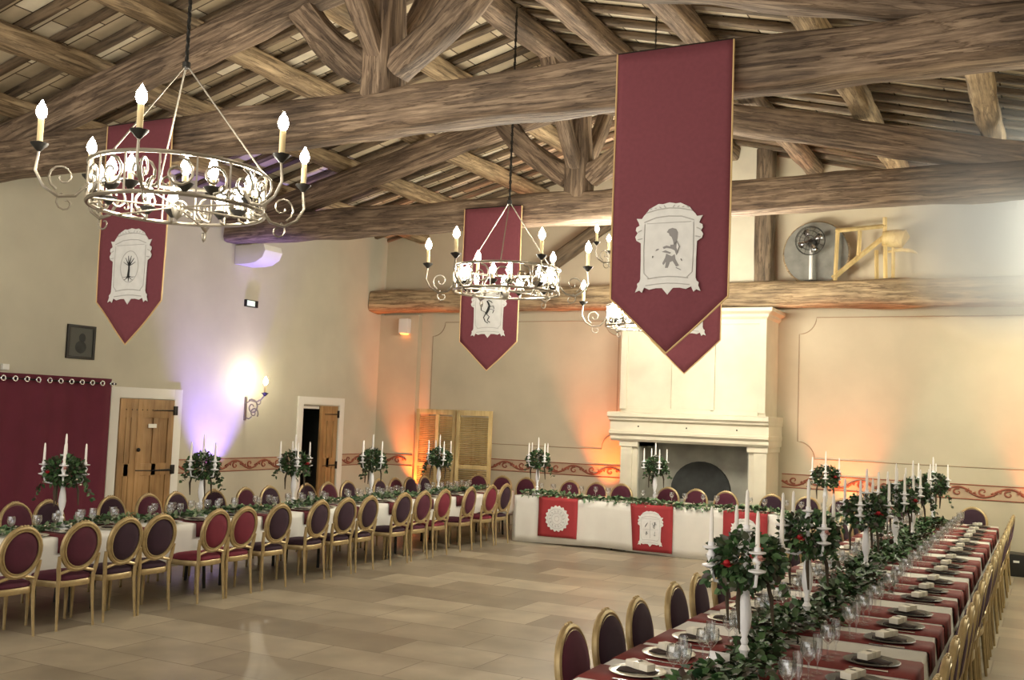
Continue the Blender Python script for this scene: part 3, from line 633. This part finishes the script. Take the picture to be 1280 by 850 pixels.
# ------------------------------------------------------------------ oval-back chairs
def make_chair(vel):
    t = empty('oval_back_chair'); tilt = .15
    def B(u, v, w=0):  # a point of the tilted back plane: u sideways, v up, w backwards
        return (u, -.205-v*sin(tilt)*1.0-w*cos(tilt), .505+v*cos(tilt)-w*sin(tilt))
    hw, hh = .212, .232
    ring = MB(); N = 28; ring.tube([B((hw-.022)*cos(2*pi*i/N), hh+(hh-.022)*sin(2*pi*i/N)) for i in range(N)], .0215, 8, closed=True)
    ring.tube([B((hw-.044)*cos(2*pi*i/N), hh+(hh-.044)*sin(2*pi*i/N), -.018) for i in range(N)], .008, 5, closed=True); ring.tube([B((hw-.044)*cos(2*pi*i/N), hh+(hh-.044)*sin(2*pi*i/N), .018) for i in range(N)], .008, 5, closed=True)
    for sx in (-1, 1): ring.sphere(B(sx*.03, 2*hh-.008), .013, 8, 5)
    ring.sphere(B(0, 2*hh-.004), .011, 8, 5)
    ring.tube([B(-.19, -.01), B(-.07, .02), B(0, .015), B(.07, .02), B(.19, -.01)], [.014, .016, .018, .016, .014], 7)
    ring.build('back_frame', 'gold', t)
    pad = MB(); vs = []; fs = []; rings = [(1, 0), (.9, .018), (.55, .03), (.0, .034)]
    for s_ in (-1, 1):
        base = len(vs); f0 = .025 if s_ < 0 else .046
        for r, b in rings[:-1]:
            for i in range(N): vs.append(B((hw-f0)*r*cos(2*pi*i/N), hh+(hh-f0)*r*sin(2*pi*i/N), s_*(b+(.010 if s_ < 0 else 0))))
        vs.append(B(0, hh, s_*(rings[-1][1]+(.010 if s_ < 0 else 0)))); k = len(rings)-1
        for j in range(k-1):
            for i in range(N): fs.append((base+j*N+i, base+j*N+(i+1) % N, base+(j+1)*N+(i+1) % N, base+(j+1)*N+i))
        for i in range(N): fs.append((base+(k-1)*N+i, base+(k-1)*N+(i+1) % N, base+k*N))
    e0_ = len(rings[:-1])*N+1
    fs += [(i, (i+1) % N, e0_+(i+1) % N, e0_+i) for i in range(N)]
    pad.add(vs, fs).build('back_pad', vel, t, angle=80)
    def outline(s, z, k=20):
        pts = []
        for i in range(k):
            a = 2*pi*i/k; c, q = cos(a), sin(a); n_ = .55
            x = math.copysign(abs(c)**n_, c); y = math.copysign(abs(q)**n_, q); ww = .235 if y > 0 else .205
            pts.append((x*ww*s, -.0+y*.215*s, z))
        return pts
    def loft(levels):
        m = MB(); k = 20; vs = []; fs = []
        for s_, z in levels: vs += outline(s_, z)
        for j in range(len(levels)-1):
            for i in range(k): fs.append((j*k+i, j*k+(i+1) % k, (j+1)*k+(i+1) % k, (j+1)*k+i))
        fs += [tuple(range(k)), tuple((len(levels)-1)*k+i for i in range(k))]
        return m.add(vs, fs)
    loft([(1, .375), (1.02, .385), (1.02, .42), (.99, .43)]).build('seat_frame', 'gold', t)
    loft([(.97, .43), (.99, .445), (.95, .465), (.8, .48), (.4, .488), (.05, .49)]).build('seat', vel, t, angle=80)
    lp = [(.012, 0), (.014, .01), (.012, .03), (.017, .2), (.021, .33), (.024, .345), (.019, .355), (.026, .37), (.026, .43)]
    for sx in (-1, 1):
        MB().lathe(lp, 8, (sx*.2, .185, 0)).build('front_leg', 'gold', t)
        MB().tube([(sx*.19, -.225, 0), (sx*.183, -.208, .2), (sx*.18, -.195, .38), (sx*.18, -.2, .46), B(sx*.196, .04), B(sx*.205, .15)], [.011, .014, .017, .019, .019, .016], 8).build('rear_leg', 'gold', t)
    return t
CH = {}
def chair(x, y, rz, label, group, vel='velvet2'):
    z = 0
    if vel not in CH: CH[vel] = o = make_chair(vel)
    else: o = copy_tree(CH[vel])
    o.location = (x, y, z); o.rotation_euler = (0, 0, rz+random.uniform(-.06, .06)); tag(o, label, 'chair', group)
DT = 'door-wall table'
ny = [6.089, 6.727, 7.221, 7.668, 8.444, 8.879, 9.47, 10.196, 10.747, 11.234, 12.048, 12.563, 13.111, 13.868, 14.561, 15.05]
NV = {0: 'velvet', 1: 'velvet', 4: 'velvet3', 5: 'velvet3', 11: 'velvet', 12: 'velvet3', 13: 'velvet', 14: 'velvet3'}  # chairs whose velvet sheen is painted by a redder copy
for i, y in enumerate(ny):
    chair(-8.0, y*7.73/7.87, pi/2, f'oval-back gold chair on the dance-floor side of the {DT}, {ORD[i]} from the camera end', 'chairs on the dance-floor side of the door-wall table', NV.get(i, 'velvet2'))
fy = [7.217, 7.623, 8.444, 8.988, 9.446, 10.062, 10.671, 11.133, 11.925, 12.427, 12.92, 13.769, 14.201, 14.654, 15.104]
for i, y in enumerate(fy):
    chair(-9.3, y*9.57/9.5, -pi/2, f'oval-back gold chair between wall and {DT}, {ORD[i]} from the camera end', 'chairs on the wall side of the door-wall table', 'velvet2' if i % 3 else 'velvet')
bx = [-9.466, -8.959, -8.481, -7.603, -7.086, -6.604, -5.77, -5.279, -4.76, -4.007, -3.45, -2.9]
for i, x in enumerate(bx):
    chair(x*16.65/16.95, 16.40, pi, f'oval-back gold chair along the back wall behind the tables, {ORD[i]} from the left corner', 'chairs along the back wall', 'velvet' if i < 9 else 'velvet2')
SY = [4.34, 5.12, 5.62]
for k in range(6): SY += [6.13+1.78*k, 6.84+1.78*k, 7.36+1.78*k]
SY = [y for y in SY if y < 15.9]
for i, y in enumerate(SY):
    if i == 0: continue
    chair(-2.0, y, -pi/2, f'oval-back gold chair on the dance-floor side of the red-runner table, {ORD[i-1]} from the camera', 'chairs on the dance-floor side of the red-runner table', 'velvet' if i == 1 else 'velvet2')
for i, y in enumerate(SY):
    if i == 0: continue
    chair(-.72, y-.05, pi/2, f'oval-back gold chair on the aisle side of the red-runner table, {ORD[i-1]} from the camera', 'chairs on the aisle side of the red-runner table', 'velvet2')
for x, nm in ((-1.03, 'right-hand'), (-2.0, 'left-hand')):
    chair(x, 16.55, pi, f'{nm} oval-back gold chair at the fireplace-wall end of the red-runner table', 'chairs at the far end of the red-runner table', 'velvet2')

# ------------------------------------------------------------------ tables, cloths, runners
def table(x0, x1, y0, y1, label, group):
    t = empty('banquet_table', ((x0+x1)/2, (y0+y1)/2, 0), label=label, cat='table', group=group); a, b = (x1-x0)/2-.01, (y1-y0)/2-.005
    MB().bb(-a, a, -b, b, .715, .745).build('tabletop', 'beam2', t)
    for sx in (-1, 1):
        for sy in (-1, 1): MB().tube([(sx*(a-.12), sy*(b-.15), .715), (sx*(a-.1), sy*(b-.12), 0)], .018, 8).build('leg', 'iron', t)
    for sy in (-1, 1): MB().tube([(-(a-.11), sy*(b-.135), .3), ((a-.11), sy*(b-.135), .3)], .012, 6).build('stretcher', 'iron', t)
def cloth(label, x0, x1, y0, y1, zt, drops, wave=.012, per=.55, mat='cloth'):
    """sheet on the top plus four hanging sides; drops = (x0, x1, y0, y1) hem heights"""
    mb = MB(); zt_ = zt
    mb.add([(x0, y0, zt), (x1, y0, zt), (x1, y1, zt), (x0, y1, zt)], [(0, 1, 2, 3)])
    def side(p, q, nrm, hem):
        p = Vector(p); q = Vector(q); L = (q-p).length; n = max(8, int(L/.06)); R = 6; vs = []; fs = []
        for j in range(R+1):
            for i in range(n+1):
                s = L*i/n; dz = hem+.02*sin(s*2.1)+.012*sin(s*5.3+1) if j == R else None
                t = j/R; z = zt+(hem+.018*sin(s*2.1+p.x)-zt)*t
                o = wave*t*(sin(s*2*pi/per)+.6*sin(s*2*pi/(per*.37)+1.7)) + .02*t*(1-.3*t)
                if hem < .1: o = max(o, 0)
                pt = p+(q-p)*(i/n)+Vector(nrm)*o; vs.append((pt.x, pt.y, z))
        for j in range(R):
            for i in range(n): a = j*(n+1)+i; fs.append((a, a+1, a+n+2, a+n+1))
        mb.add(vs, fs)
    for (p, q, nrm), h in zip((((x0, y0, 0), (x0, y1, 0), (-1, 0, 0)), ((x1, y0, 0), (x1, y1, 0), (1, 0, 0)), ((x0, y0, 0), (x1, y0, 0), (0, -1, 0)), ((x0, y1, 0), (x1, y1, 0), (0, 1, 0))), drops):
        if h is not None: side(p, q, nrm, h)
    o = mb.build('tablecloth', mat, None, solid=.003, angle=60); tag(o, label, 'tablecloth')
for k in range(7):
    y0 = 4.45+1.78*k-.12
    if y0 > 15: break
    table(-2.1, -.66, y0, min(y0+1.78, 16.15), f'long banquet table under the red runners, {ORD[k]} from the camera', 'tables of the red-runner row')
cloth('cream cloth under the red runners of the right-hand table row', -2.11, -.65, 4.3, 16.2, .7495, (.55, .53, .5, .5), .006)
for k in range(6):
    y0 = 5.4+1.78*k
    table(-9.03, -8.28, y0, y0+1.78, f'narrow banquet table along the doors, {ORD[k]} from the camera end', 'tables of the door-wall row')
cloth('white cloth with maroon runners on the table row along the doors', -9.04, -8.27, 5.35, 16.1, .7495, (.34, .34, .34, .34), .014)
for k in range(3):
    x0 = -7.83+1.78*k
    table(x0, x0+1.78, 15.3, 16.08, f'head banquet table before the fireplace, {ORD[k]} from the left', 'head tables')
cloth('white floor-length cloth of the head table facing the dance floor', -7.84, -2.48, 15.28, 16.09, .7495, (.02, .02, .02, .4), .010, .9)
def runner(x0, x1, y0, y1, z, drop0, drop1, mat, label, group):
    v = []; f = []; P = [(x0-.016, z-drop0), (x0-.012, z-.01), (x0, z), (x0*.5+x1*.5, z), (x1, z), (x1+.012, z-.01), (x1+.016, z-drop1)]
    for x, zz in P: v += [(x, y0, zz), (x, y1, zz)]
    for i in range(len(P)-1): f.append((2*i, 2*i+1, 2*i+3, 2*i+2))
    o = MB().add(v, f).build('table_runner', mat, None, solid=.002, angle=60); tag(o, label, 'table runner', group)
ri = 0
for k in range(-1, 6):
    for a, b in ((5.87, 6.34), (6.66, 6.98), (7.15, 7.58)):
        y0, y1 = a+1.78*k, b+1.78*k
        if y0 < 4.35 or y1 > 16.1: continue
        runner(-2.115, -.645, y0, y1, .7545, .12, .14, 'runner', f'red cloth runner laid across the right-hand table row, {ORD[ri]} from the camera', 'red runners across the right-hand table row'); ri += 1
for i, y in enumerate([6.0, 6.867, 7.75, 8.638, 9.717, 10.481, 11.4, 12.353, 13.3, 14.216, 15.1]):
    runner(-9.05, -8.262, y-.12, y+.12, .7545, .14, .15, 'runner2', f'narrow maroon runner hanging over the edge of the {DT}, {ORD[i]} from the camera end', 'maroon runners on the door-wall table')
def head_cloth(xa, xb, z0, label, kind, skew=0):
    t = empty('crest_cloth', (0, 15.24, 0), label=label, cat='cloth', group='red crest cloths on the head table')
    v = []; f = []; N = 12
    for j in range(N+1):
        s = j/N; z = .757+(z0-.757)*s
        for i in range(9): u = i/8; v.append((xa+skew*s+(xb-xa-skew*.9*s)*u, -.012*s+.006*sin(u*7+s*3), z))
    for j in range(N):
        for i in range(8): a = j*9+i; f.append((a, a+1, a+10, a+9))
    f.append((0, 8, len(v)+1, len(v))); v += [(xa, .4, .7575), (xb, .4, .7575)]
    MB().add(v, f).build('cloth', 'headred', t, solid=.003, angle=50)
    xc = (xa+xb)/2
    if kind == 'rosette':
        pts = [((.20+.012*cos(18*a))*cos(a)+xc, (.20+.012*cos(18*a))*sin(a)+.43) for a in [i*pi/54 for i in range(108)]]; MB().prism(pts, -.03, -.022).build('rosette', 'crest', t, smooth=False)
        g = MB()
        for r in (.16, .09, .04): g.tube([(xc+r*cos(a*pi/16), -.033, .43+r*sin(a*pi/16)) for a in range(32)], .004, 5, closed=True)
        for i in range(14): a = i*pi/7; g.tube([(xc+.105*cos(a), -.033, .43+.105*sin(a)), (xc+.14*cos(a+.1), -.033, .43+.14*sin(a+.1))], .008, 5)
        g.build('rosette_lines', 'pale', t)
    else: t.location = (xc, 15.24, 0); [setattr(c, 'location', (-xc, 0, 0)) for c in t.children]; crest(t, kind, .56, .39, -.022)
head_cloth(-7.37, -6.68, .13, 'red cloth with a round white rosette on the head table front', 'rosette')
head_cloth(-5.79, -5.10, .05, 'red cloth with a white quartered crest on the head table front', 'quarters', .06)
head_cloth(-4.32, -3.66, .1, 'red cloth on the head table behind the nearest candelabra flowers', 'quarters')

# ------------------------------------------------------------------ candelabra
def flower(mb, c, r, n=12):
    c = Vector(c)
    for i in range(n):
        a = i*2.4; q = r*(.35+.65*i/n); d = Vector((cos(a), sin(a), 1.3-1.5*i/n)); mb.leaf(c-Vector((0, 0, r*.3)), d, q*1.3, q*1.3, (-d.x*.3, -d.y*.3, 1))
    mb.sphere(c, r*.45, 8, 5)
def make_candelabra(sd, rosy=True, lush=1.0):
    random.seed(sd); t = empty('candelabra')
    MB().lathe([(.0, 0), (.085, 0), (.085, .012), (.05, .03), (.026, .06), (.018, .09), (.03, .115), (.016, .14), (.022, .16), (.014, .18), (.030, .23), (.037, .28), (.030, .35), (.018, .44), (.013, .52), (.02, .54), (.014, .56), (.014, .62)], 14).build('stem', 'white', t)
    ft = MB()
    for i in range(3):
        a = i*2*pi/3+.3; ft.tube([(.03*cos(a), .03*sin(a), .05), (.09*cos(a), .09*sin(a), .035), (.13*cos(a), .13*sin(a), .008)], [.02, .018, .022], 7, flat=.6)
    ft.build('foot', 'white', t)
    for i in range(5):
        am = MB()
        if i < 4:
            a = i*pi/2+.55; ex, ey, h = .19*cos(a), .19*sin(a), .55; am.tube([(0, 0, .5), (.08*cos(a), .08*sin(a), .45), (.17*cos(a), .17*sin(a), .47), (ex, ey, h)], .009, 6)
        else: ex = ey = 0; h = .645
        am.lathe([(.008, -.02), (.046, -.004), (.047, .003), (.012, .012), (.017, .03), (.026, .05), (.015, .07), (.013, .08), (.045, .09), (.046, .096), (.017, .1), (.017, .12)], 12, (ex, ey, h))
        arm = am.build('arm', 'white', t)
        MB().lathe([(.0125, .11), (.011, .25), (.0075, .295), (.002, .305)], 8, (ex, ey, h)).build('candle', 'wax', arm)
    lf = MB(); c = Vector((0, 0, .60))
    for i in range(int(720*lush)):
        d = Vector((random.gauss(0, 1), random.gauss(0, 1), random.gauss(0, .8))).normalized(); r = random.uniform(.4, 1)**.6
        p = c+Vector((d.x*.185*r, d.y*.185*r, d.z*.15*r-.02*r)); lf.leaf(p, d+Vector((random.uniform(-.8, .8), random.uniform(-.8, .8), random.uniform(-.9, .5))), random.uniform(.035, .06), random.uniform(.026, .042))
    for k in range(5):
        a = random.uniform(0, 6.28); n = random.randint(5, 9)
        for i in range(n): r = .14+.016*i; p = Vector((r*cos(a+.04*i), r*sin(a+.04*i), .53-.0035*i*i)); [lf.leaf(p, (random.uniform(-1, 1), random.uniform(-1, 1), random.uniform(-1, .2)), .055, .038) for _ in range(3)]
    lf.build('foliage', 'leaf', t, angle=80)
    for k in range(3):
        a = k*2.1+.5; MB().tube([(.1*cos(a), .1*sin(a), .52), (.14*cos(a), .14*sin(a), .38), (.14*cos(a)+.01, .14*sin(a), .24)], [.008, .013, .006], 5).build('hanging_catkin', 'stem', t)
    for k in range(3 if rosy else 0):
        a = VA+(-.5, .35, 2.6)[k]; mb = MB(); flower(mb, (.20*cos(a), .20*sin(a), (.58, .62, .57)[k]), (.042, .036, .036)[k]); mb.build('rose', ('rose', 'pink', 'rose')[k], t)
    for k in range(6):
        a = random.uniform(0, 6.28); mb = MB(); flower(mb, (.2*cos(a), .2*sin(a), random.uniform(.45, .62)), .02, 8); mb.build('small_flower', 'bloom', t)
    return t
VA = -pi/2+.25
cand = [make_candelabra(3), make_candelabra(11), make_candelabra(23, False)]
used = set()
def candel(k, x, y, label, rz, group):
    o = cand[k] if k not in used else copy_tree(cand[k]); used.add(k); o.location = (x, y, .755); o.rotation_euler = (0, 0, rz); tag(o, label, 'candelabra', group)
RT = 'white five-candle candelabra with greenery on the red-runner table'
for i, (y, k, rz) in enumerate(((5.5, 0, 0), (7.08, 1, .2), (9.55, 0, .9), (11.5, 1, 1.6), (13.0, 2, 0), (15.35, 1, 2.5))):
    candel(k, -1.43, y, f'{RT}, {ORD[i]} from the camera', rz, 'candelabra on the red-runner table')
for i, (y, k, rz) in enumerate(((7.148, 1, .3), (9.05, 2, 1), (10.7, 0, 1.9), (12.44, 2, 2.4), (14.3, 2, 3.5))):
    candel(k, -8.72, y, f'white flower-dressed candelabra on the {DT}, {ORD[i]} from the camera end', rz, 'candelabra on the door-wall table')
candel(2, -7.66, 15.75, 'white candelabra with leaves above the rosette end of the head table', .5, 'candelabra on the head table')
candel(2, -5.6, 15.8, 'white candelabra with leaves on the head table before the firebox', 1.7, 'candelabra on the head table')
candel(0, -2.95, 15.8, 'rose-dressed candelabra at the aisle end of the head table', 1.2, 'candelabra on the head table')

# ------------------------------------------------------------------ garlands
def garland(label, x0, x1, y0, y1, n, hgt, mat, sz, along='y', bloom=0, edge=0, zz=.762, skip=()):
    t = empty('garland', ((x0+x1)/2, (y0+y1)/2, zz), label=label, cat='garland'); lf = MB(); fl = MB(); cx, cy = (x0+x1)/2, (y0+y1)/2
    L, W = (y1-y0, x1-x0) if along == 'y' else (x1-x0, y1-y0)
    def pos(s, q): return ((q-cx+(x0+x1)/2, s+y0-cy) if along == 'y' else (s+x0-cx, q+(y0+y1)/2-cy))
    for i in range(n):
        s = random.uniform(0, L); wob = W*.10*sin(s*1.7+1); ww = W*.5*(.75+.25*sin(s*2.9+.5)); g = random.gauss(0, .42); g = max(-1, min(1, g))
        q = wob+ww*g; h = hgt*(1-g*g*.8)*random.random()**.5*(.8+.35*sin(s*3.7)); x, y = pos(s, q)
        d = Vector((random.uniform(-1, 1), random.uniform(-1, 1), random.uniform(-.2, .7))); k = random.uniform(.7, 1.25); lf.leaf((x, y, max(.004, h)), d, sz*k, sz*.72*k, (random.uniform(-.5, .5), random.uniform(-.5, .5), 1))
    for i in range(edge):
        s = random.uniform(0, L); x, y = pos(s, -W*.5-random.uniform(-.03, .02)); lf.leaf((x, y, random.uniform(-.01, .03)), (random.uniform(-.5, .5), -.7, -random.uniform(0, .8)), sz, sz*.6)
    for i in range(bloom):
        s = random.uniform(0, L); q = random.uniform(-W*.4, W*.4); x, y = pos(s, q); flower(fl, (x, y, hgt*.75), random.uniform(.018, .028), 8)
    lf.build('foliage', mat, t, angle=80)
    if bloom: fl.build('flowers', 'bloom', t)
random.seed(5)
garland('wide ivy garland running down the middle of the red-runner table', -1.74, -1.17, 4.45, 15.9, 7000, .11, 'leaf', .062)
garland('leafy garland with cream flowers down the table row along the doors', -8.86, -8.54, 5.6, 15.9, 3400, .08, 'leaf2', .06, bloom=60)
garland('low garland of leaves and cream flowers along the head table edge', -7.8, -2.6, 15.29, 15.55, 1500, .06, 'leaf2', .07, along='x', bloom=70, edge=160)

# ------------------------------------------------------------------ place settings
def lathe_obj(name, prof, mat, n=14): return MB().lathe(prof, n, cap=False).build(name, mat)
SRC = {}
def put(kind, x, y, z, label, cat, group, rz=0):
    if kind not in SRC: SRC[kind] = MK[kind](); o = SRC[kind]
    else: o = copy_tree(SRC[kind])
    o.location = (x, y, z); o.rotation_euler = (0, 0, rz); tag(o, label, cat, group); return o
def goblet(): return lathe_obj('wine_glass', [(.034, 0), (.034, .003), (.006, .008), (.004, .02), (.004, .085), (.012, .095), (.033, .12), (.038, .15), (.033, .185), (.0315, .185), (.036, .15), (.031, .122), (.0, .1)], 'glass')
def wine(): return lathe_obj('water_goblet', [(.036, 0), (.036, .003), (.006, .01), (.005, .02), (.005, .07), (.018, .085), (.042, .12), (.045, .145), (.041, .18), (.039, .18), (.043, .145), (.039, .122), (.0, .09)], 'glass')
def tumbler(): return lathe_obj('champagne_flute', [(.030, 0), (.030, .003), (.006, .008), (.004, .02), (.004, .06), (.016, .08), (.024, .12), (.026, .20), (.0245, .20), (.022, .12), (.0, .075)], 'glass', 12)
def plate_(mat, r):
    def f():
        t = empty('dinner_plate'); MB().lathe([(.0, .004), (r*.55, .004), (r*.62, .007), (r, .018), (r+.003, .016), (r*.62, .0), (0, 0)], 28, cap=False).build('dish', mat, t, angle=60)
        MB().lathe([(r*.66, .0105), (r*.68, .0115), (r*.70, .0112)], 28, cap=False).build('rim_line', 'gold' if mat == 'china' else 'stone2', t); return t
    return f
def napk():
    m = MB(); v = []; f = []
    for j in range(3):
        for i in range(7): u = -1+i/3; v.append((u*.10, (-1+j)*.045*(1.15-.15*abs(u)), .012+.006*(1-abs(u))+(j == 1)*.005+.003*sin(i*2)))
    for j in range(2):
        for i in range(6): a = j*7+i; f.append((a, a+1, a+8, a+7))
    return m.add(v, f).build('folded_napkin', 'napkin', solid=.007, angle=70)
def fav():
    t = empty('wrapped_favour'); m = MB(); m.box((0, 0, .02), (.16, .062, .036)); m.build('paper_packet', 'favour', t, bevel=.008)
    MB().bb(-.02, .02, -.0325, .0325, .003, .0395).build('paper_band', 'china', t, bevel=.002); MB().bb(-.006, .006, -.014, .014, .0395, .0415).build('printed_mark', 'napkin', t); return t
def knife():
    m = MB(); m.box((0, .0, .004), (.012, .09, .004)); m.box((0, .1, .003), (.017, .11, .002)); return m.build('table_knife', 'steel')
def fork():
    m = MB(); m.tube([(0, -.09, .004), (0, .03, .005)], [.006, .004], 6); m.box((0, .05, .004), (.022, .04, .002))
    for i in range(4): m.box((-.0085+.0057*i, .09, .004), (.003, .045, .002))
    return m.build('table_fork', 'steel')
MK = {'goblet': goblet, 'wine': wine, 'tumbler': tumbler, 'dark': plate_('slate', .15), 'china': plate_('china', .145), 'napkin': napk, 'favour': fav, 'knife': knife, 'fork': fork}
random.seed(12)
Z = .757
for side, sx, sn in (('floor', -1, 'dance-floor side'), ('aisle', 1, 'aisle side')):
    for i, y in enumerate(SY[1:]):
        ex = -2.1 if sx < 0 else -.66; X = lambda d: ex-sx*d; w0 = f'at the {ORD[i]} place of the {sn}, red-runner table'; g = f'on the {sn} of the red-runner table'
        y_ = y+random.uniform(-.015, .015)
        if sx < 0: put('china', X(.22), y_, Z, 'cream plate '+w0, 'plate', 'plates '+g)
        else: put('dark', X(.22), y_, Z, 'dark charger plate '+w0, 'plate', 'plates '+g)
        put('napkin', X(.22), y_, Z, 'folded dark napkin '+w0, 'napkin', 'napkins '+g, random.uniform(-.2, .2))
        put('favour', X(.235), y_+.0, Z+.024, 'small paper-wrapped favour '+w0, 'favour', 'favours '+g, (pi/2-.3 if sx > 0 else -.5)+random.uniform(-.15, .15))
        put('goblet', X(.44), y_-.09, Z, 'small wine glass '+w0, 'glass', 'wine glasses '+g); put('wine', X(.46), y_+.0, Z, 'round water goblet '+w0, 'glass', 'water goblets '+g); put('tumbler', X(.43), y_+.085, Z, 'champagne flute '+w0, 'glass', 'champagne flutes '+g)
        put('knife', X(.2), y_-.185*sx*-1, Z, 'steel knife '+w0, 'knife', 'knives '+g, pi/2*sx+.0); put('fork', X(.2), y_+.185*sx*-1, Z, 'steel fork '+w0, 'fork', 'forks '+g, pi/2*sx)
for ys, ex, sx, sn, sc_ in ((ny, -8.28, 1, 'dance-floor side', 7.73/7.87), (fy, -9.03, -1, 'wall side', 9.57/9.5)):
    for i, y in enumerate(ys):
        y_ = y*sc_; X = lambda d: ex-sx*d; w0 = f'at the {ORD[i]} place of the {sn}, {DT}'; g = f'on the {sn} of the door-wall table'
        put('china', X(.155), y_, Z, 'cream plate '+w0, 'plate', 'plates '+g); put('napkin', X(.155), y_, Z, 'folded dark napkin '+w0, 'napkin', 'napkins '+g)
        put('goblet', X(.29), y_-.13, Z, 'small wine glass '+w0, 'glass', 'wine glasses '+g); put('wine', X(.28), y_+.14, Z, 'round water goblet '+w0, 'glass', 'water goblets '+g)
for i, x in enumerate(bx[2:]):
    x_ = x*16.65/16.95; w0 = f'at the {ORD[i]} place from the left of the head table'
    if x_ < -7.75: continue
    put('china', x_, 15.93, Z, 'cream plate '+w0, 'plate', 'plates on the head table'); put('goblet', x_-.12, 15.78, Z, 'small wine glass '+w0, 'glass', 'wine glasses on the head table'); put('wine', x_+.1, 15.77, Z, 'round water goblet '+w0, 'glass', 'water goblets on the head table')

pc = MB().add([(-.05, -.035, 0), (.05, -.035, 0), (.05, 0, .045), (-.05, 0, .045), (.05, .04, .002), (-.05, .04, .002)], [(0, 1, 2, 3), (3, 2, 4, 5)]).build('folded_card', 'white', solid=.002); pc.location = (-1.48, 5.2, .86); pc.rotation_euler = (.1, .1, .4); tag(pc, 'white folded card lying on the ivy below the nearest candelabra', 'card')
# ------------------------------------------------------------------ stage boxes near the far right corner, floor uplights
bs = empty('stage_monitor', (-.5, 17.05, 0), label='low black equipment box on the floor at the aisle end', cat='speaker')
MB().prism([(-.45, 0), (.45, 0), (.45, .3), (-.45, .34)], -.2, .2).build('cabinet', 'iron', bs, bevel=.01)
for x in (-.1, .06): MB().bb(x-.04, x+.04, -.205, -.2, .2, .23).build('label_plate', 'paint', bs)
def uplight(x, y, col, power, tgt, lens, label, ang=60, blend=.8):
    t = empty('floor_uplight', (x, y, 0), label=label, cat='stage light', group='floor uplights along the walls')
    MB().lathe([(.09, .05), (.1, .08), (.1, .2), (.08, .2), (.07, .17), (0, .17)], 16).build('housing', 'iron', t); MB().tube([(-.12, 0, .14), (-.12, 0, .01), (.12, 0, .01), (.12, 0, .14)], .012, 6).build('bracket', 'iron', t)
    MB().lathe([(.0, .172), (.07, .172), (.07, .18), (0, .18)], 16).build('lens', lens, t)
    l = bpy.data.lights.new('uplight_beam', 'SPOT'); l.energy = power; l.color = col; l.spot_size = radians(ang); l.spot_blend = blend; l.shadow_soft_size = .05
    o = bpy.data.objects.new('uplight_beam', l); COL.objects.link(o); o.location = (x, y, .25); d = Vector(tgt)-Vector((x, y, .25)); o.rotation_euler = d.to_track_quat('-Z', 'Y').to_euler()
OR = (1, .19, .035)
uplight(-11.2, 17.1, OR, 420, (-11.25, 17.6, 3.3), 'ledo', 'orange floor uplight in the back left corner beside the shutters')
uplight(-7.1, 17.12, OR, 560, (-7.1, 17.6, 3.3), 'ledo', 'orange floor uplight against the back wall left of the fireplace')
uplight(-2.95, 17.15, OR, 300, (-2.95, 17.6, 2.9), 'ledo', 'orange floor uplight against the back wall right of the fireplace')
uplight(-.05, 17.1, OR, 650, (-.1, 17.6, 3.0), 'ledo', 'orange floor uplight by the black box at the aisle end')
uplight(-11.6, 12.75, (.27, .18, 1), 750, (-12.2, 12.9, 3.4), 'ledv', 'violet floor uplight at the wall beside the pine door', 58)

# ------------------------------------------------------------------ light
def point(loc, e, col=(1, .84, .62), r=.12):
    l = bpy.data.lights.new('fill_lamp', 'POINT'); l.energy = e; l.color = col; l.shadow_soft_size = r
    o = bpy.data.objects.new('fill_lamp', l); COL.objects.link(o); o.location = loc
point((-5.8, -.2, 3.9), 150); point((-2.5, -.3, 3.9), 150)  # unseen fill lamps added at the camera end, no fixtures
point((.9, 9.5, 3.6), 60, (1, .95, .8), .1); point((1.0, 14.6, 4.7), 560, (1, .99, .78), .1)  # unseen lamps added by the right wall to brighten beam ends and haze
hz = bpy.data.materials.new('thin_haze'); hz.use_nodes = True; nt = hz.node_tree; nt.nodes.clear()
ho = nt.nodes.new('ShaderNodeOutputMaterial'); hv = nt.nodes.new('ShaderNodeVolumeScatter'); hv.inputs['Anisotropy'].default_value = .3
hv.inputs['Color'].default_value = (.97, .98, .94, 1); nt.links.new(hv.outputs[0], ho.inputs['Volume']); M['haze'] = hz
tc = nt.nodes.new('ShaderNodeTexCoord'); gr = nt.nodes.new('ShaderNodeTexGradient'); gr.gradient_type = 'SPHERICAL'; pw = nt.nodes.new('ShaderNodeMath'); pw.operation = 'POWER'; pw.inputs[1].default_value = 1.0
ml = nt.nodes.new('ShaderNodeMath'); ml.operation = 'MULTIPLY'; ml.inputs[1].default_value = 1.1
nt.links.new(tc.outputs['Object'], gr.inputs[0]); nt.links.new(gr.outputs['Fac'], pw.inputs[0]); nt.links.new(pw.outputs[0], ml.inputs[0]); nt.links.new(ml.outputs[0], hv.inputs['Density'])
o = MB().sphere((0, 0, 0), 1, 24, 14).build('haze', 'haze', angle=180, loc=(-.35, 14.2, 4.75)); o.scale = (1.6, 2.9, 1.7); o['kind'] = 'stuff'; o['label'] = 'pale smoky haze under the roof at the right-hand end of the beams'
W = bpy.data.worlds.new('world'); SC.world = W; W.use_nodes = True; bg = W.node_tree.nodes['Background']
bg.inputs['Color'].default_value = (1, .96, .90, 1); bg.inputs['Strength'].default_value = 1.35
SC.view_settings.view_transform = 'Standard'; SC.view_settings.look = 'None'; SC.view_settings.gamma = 1; SC.view_settings.use_curve_mapping = False
SC.view_settings.exposure = .28
SC.cycles.use_denoising = True; SC.cycles.max_bounces = 6; SC.cycles.transparent_max_bounces = 12; SC.cycles.sample_clamp_indirect = 6; SC.cycles.caustics_reflective = False; SC.cycles.caustics_refractive = False
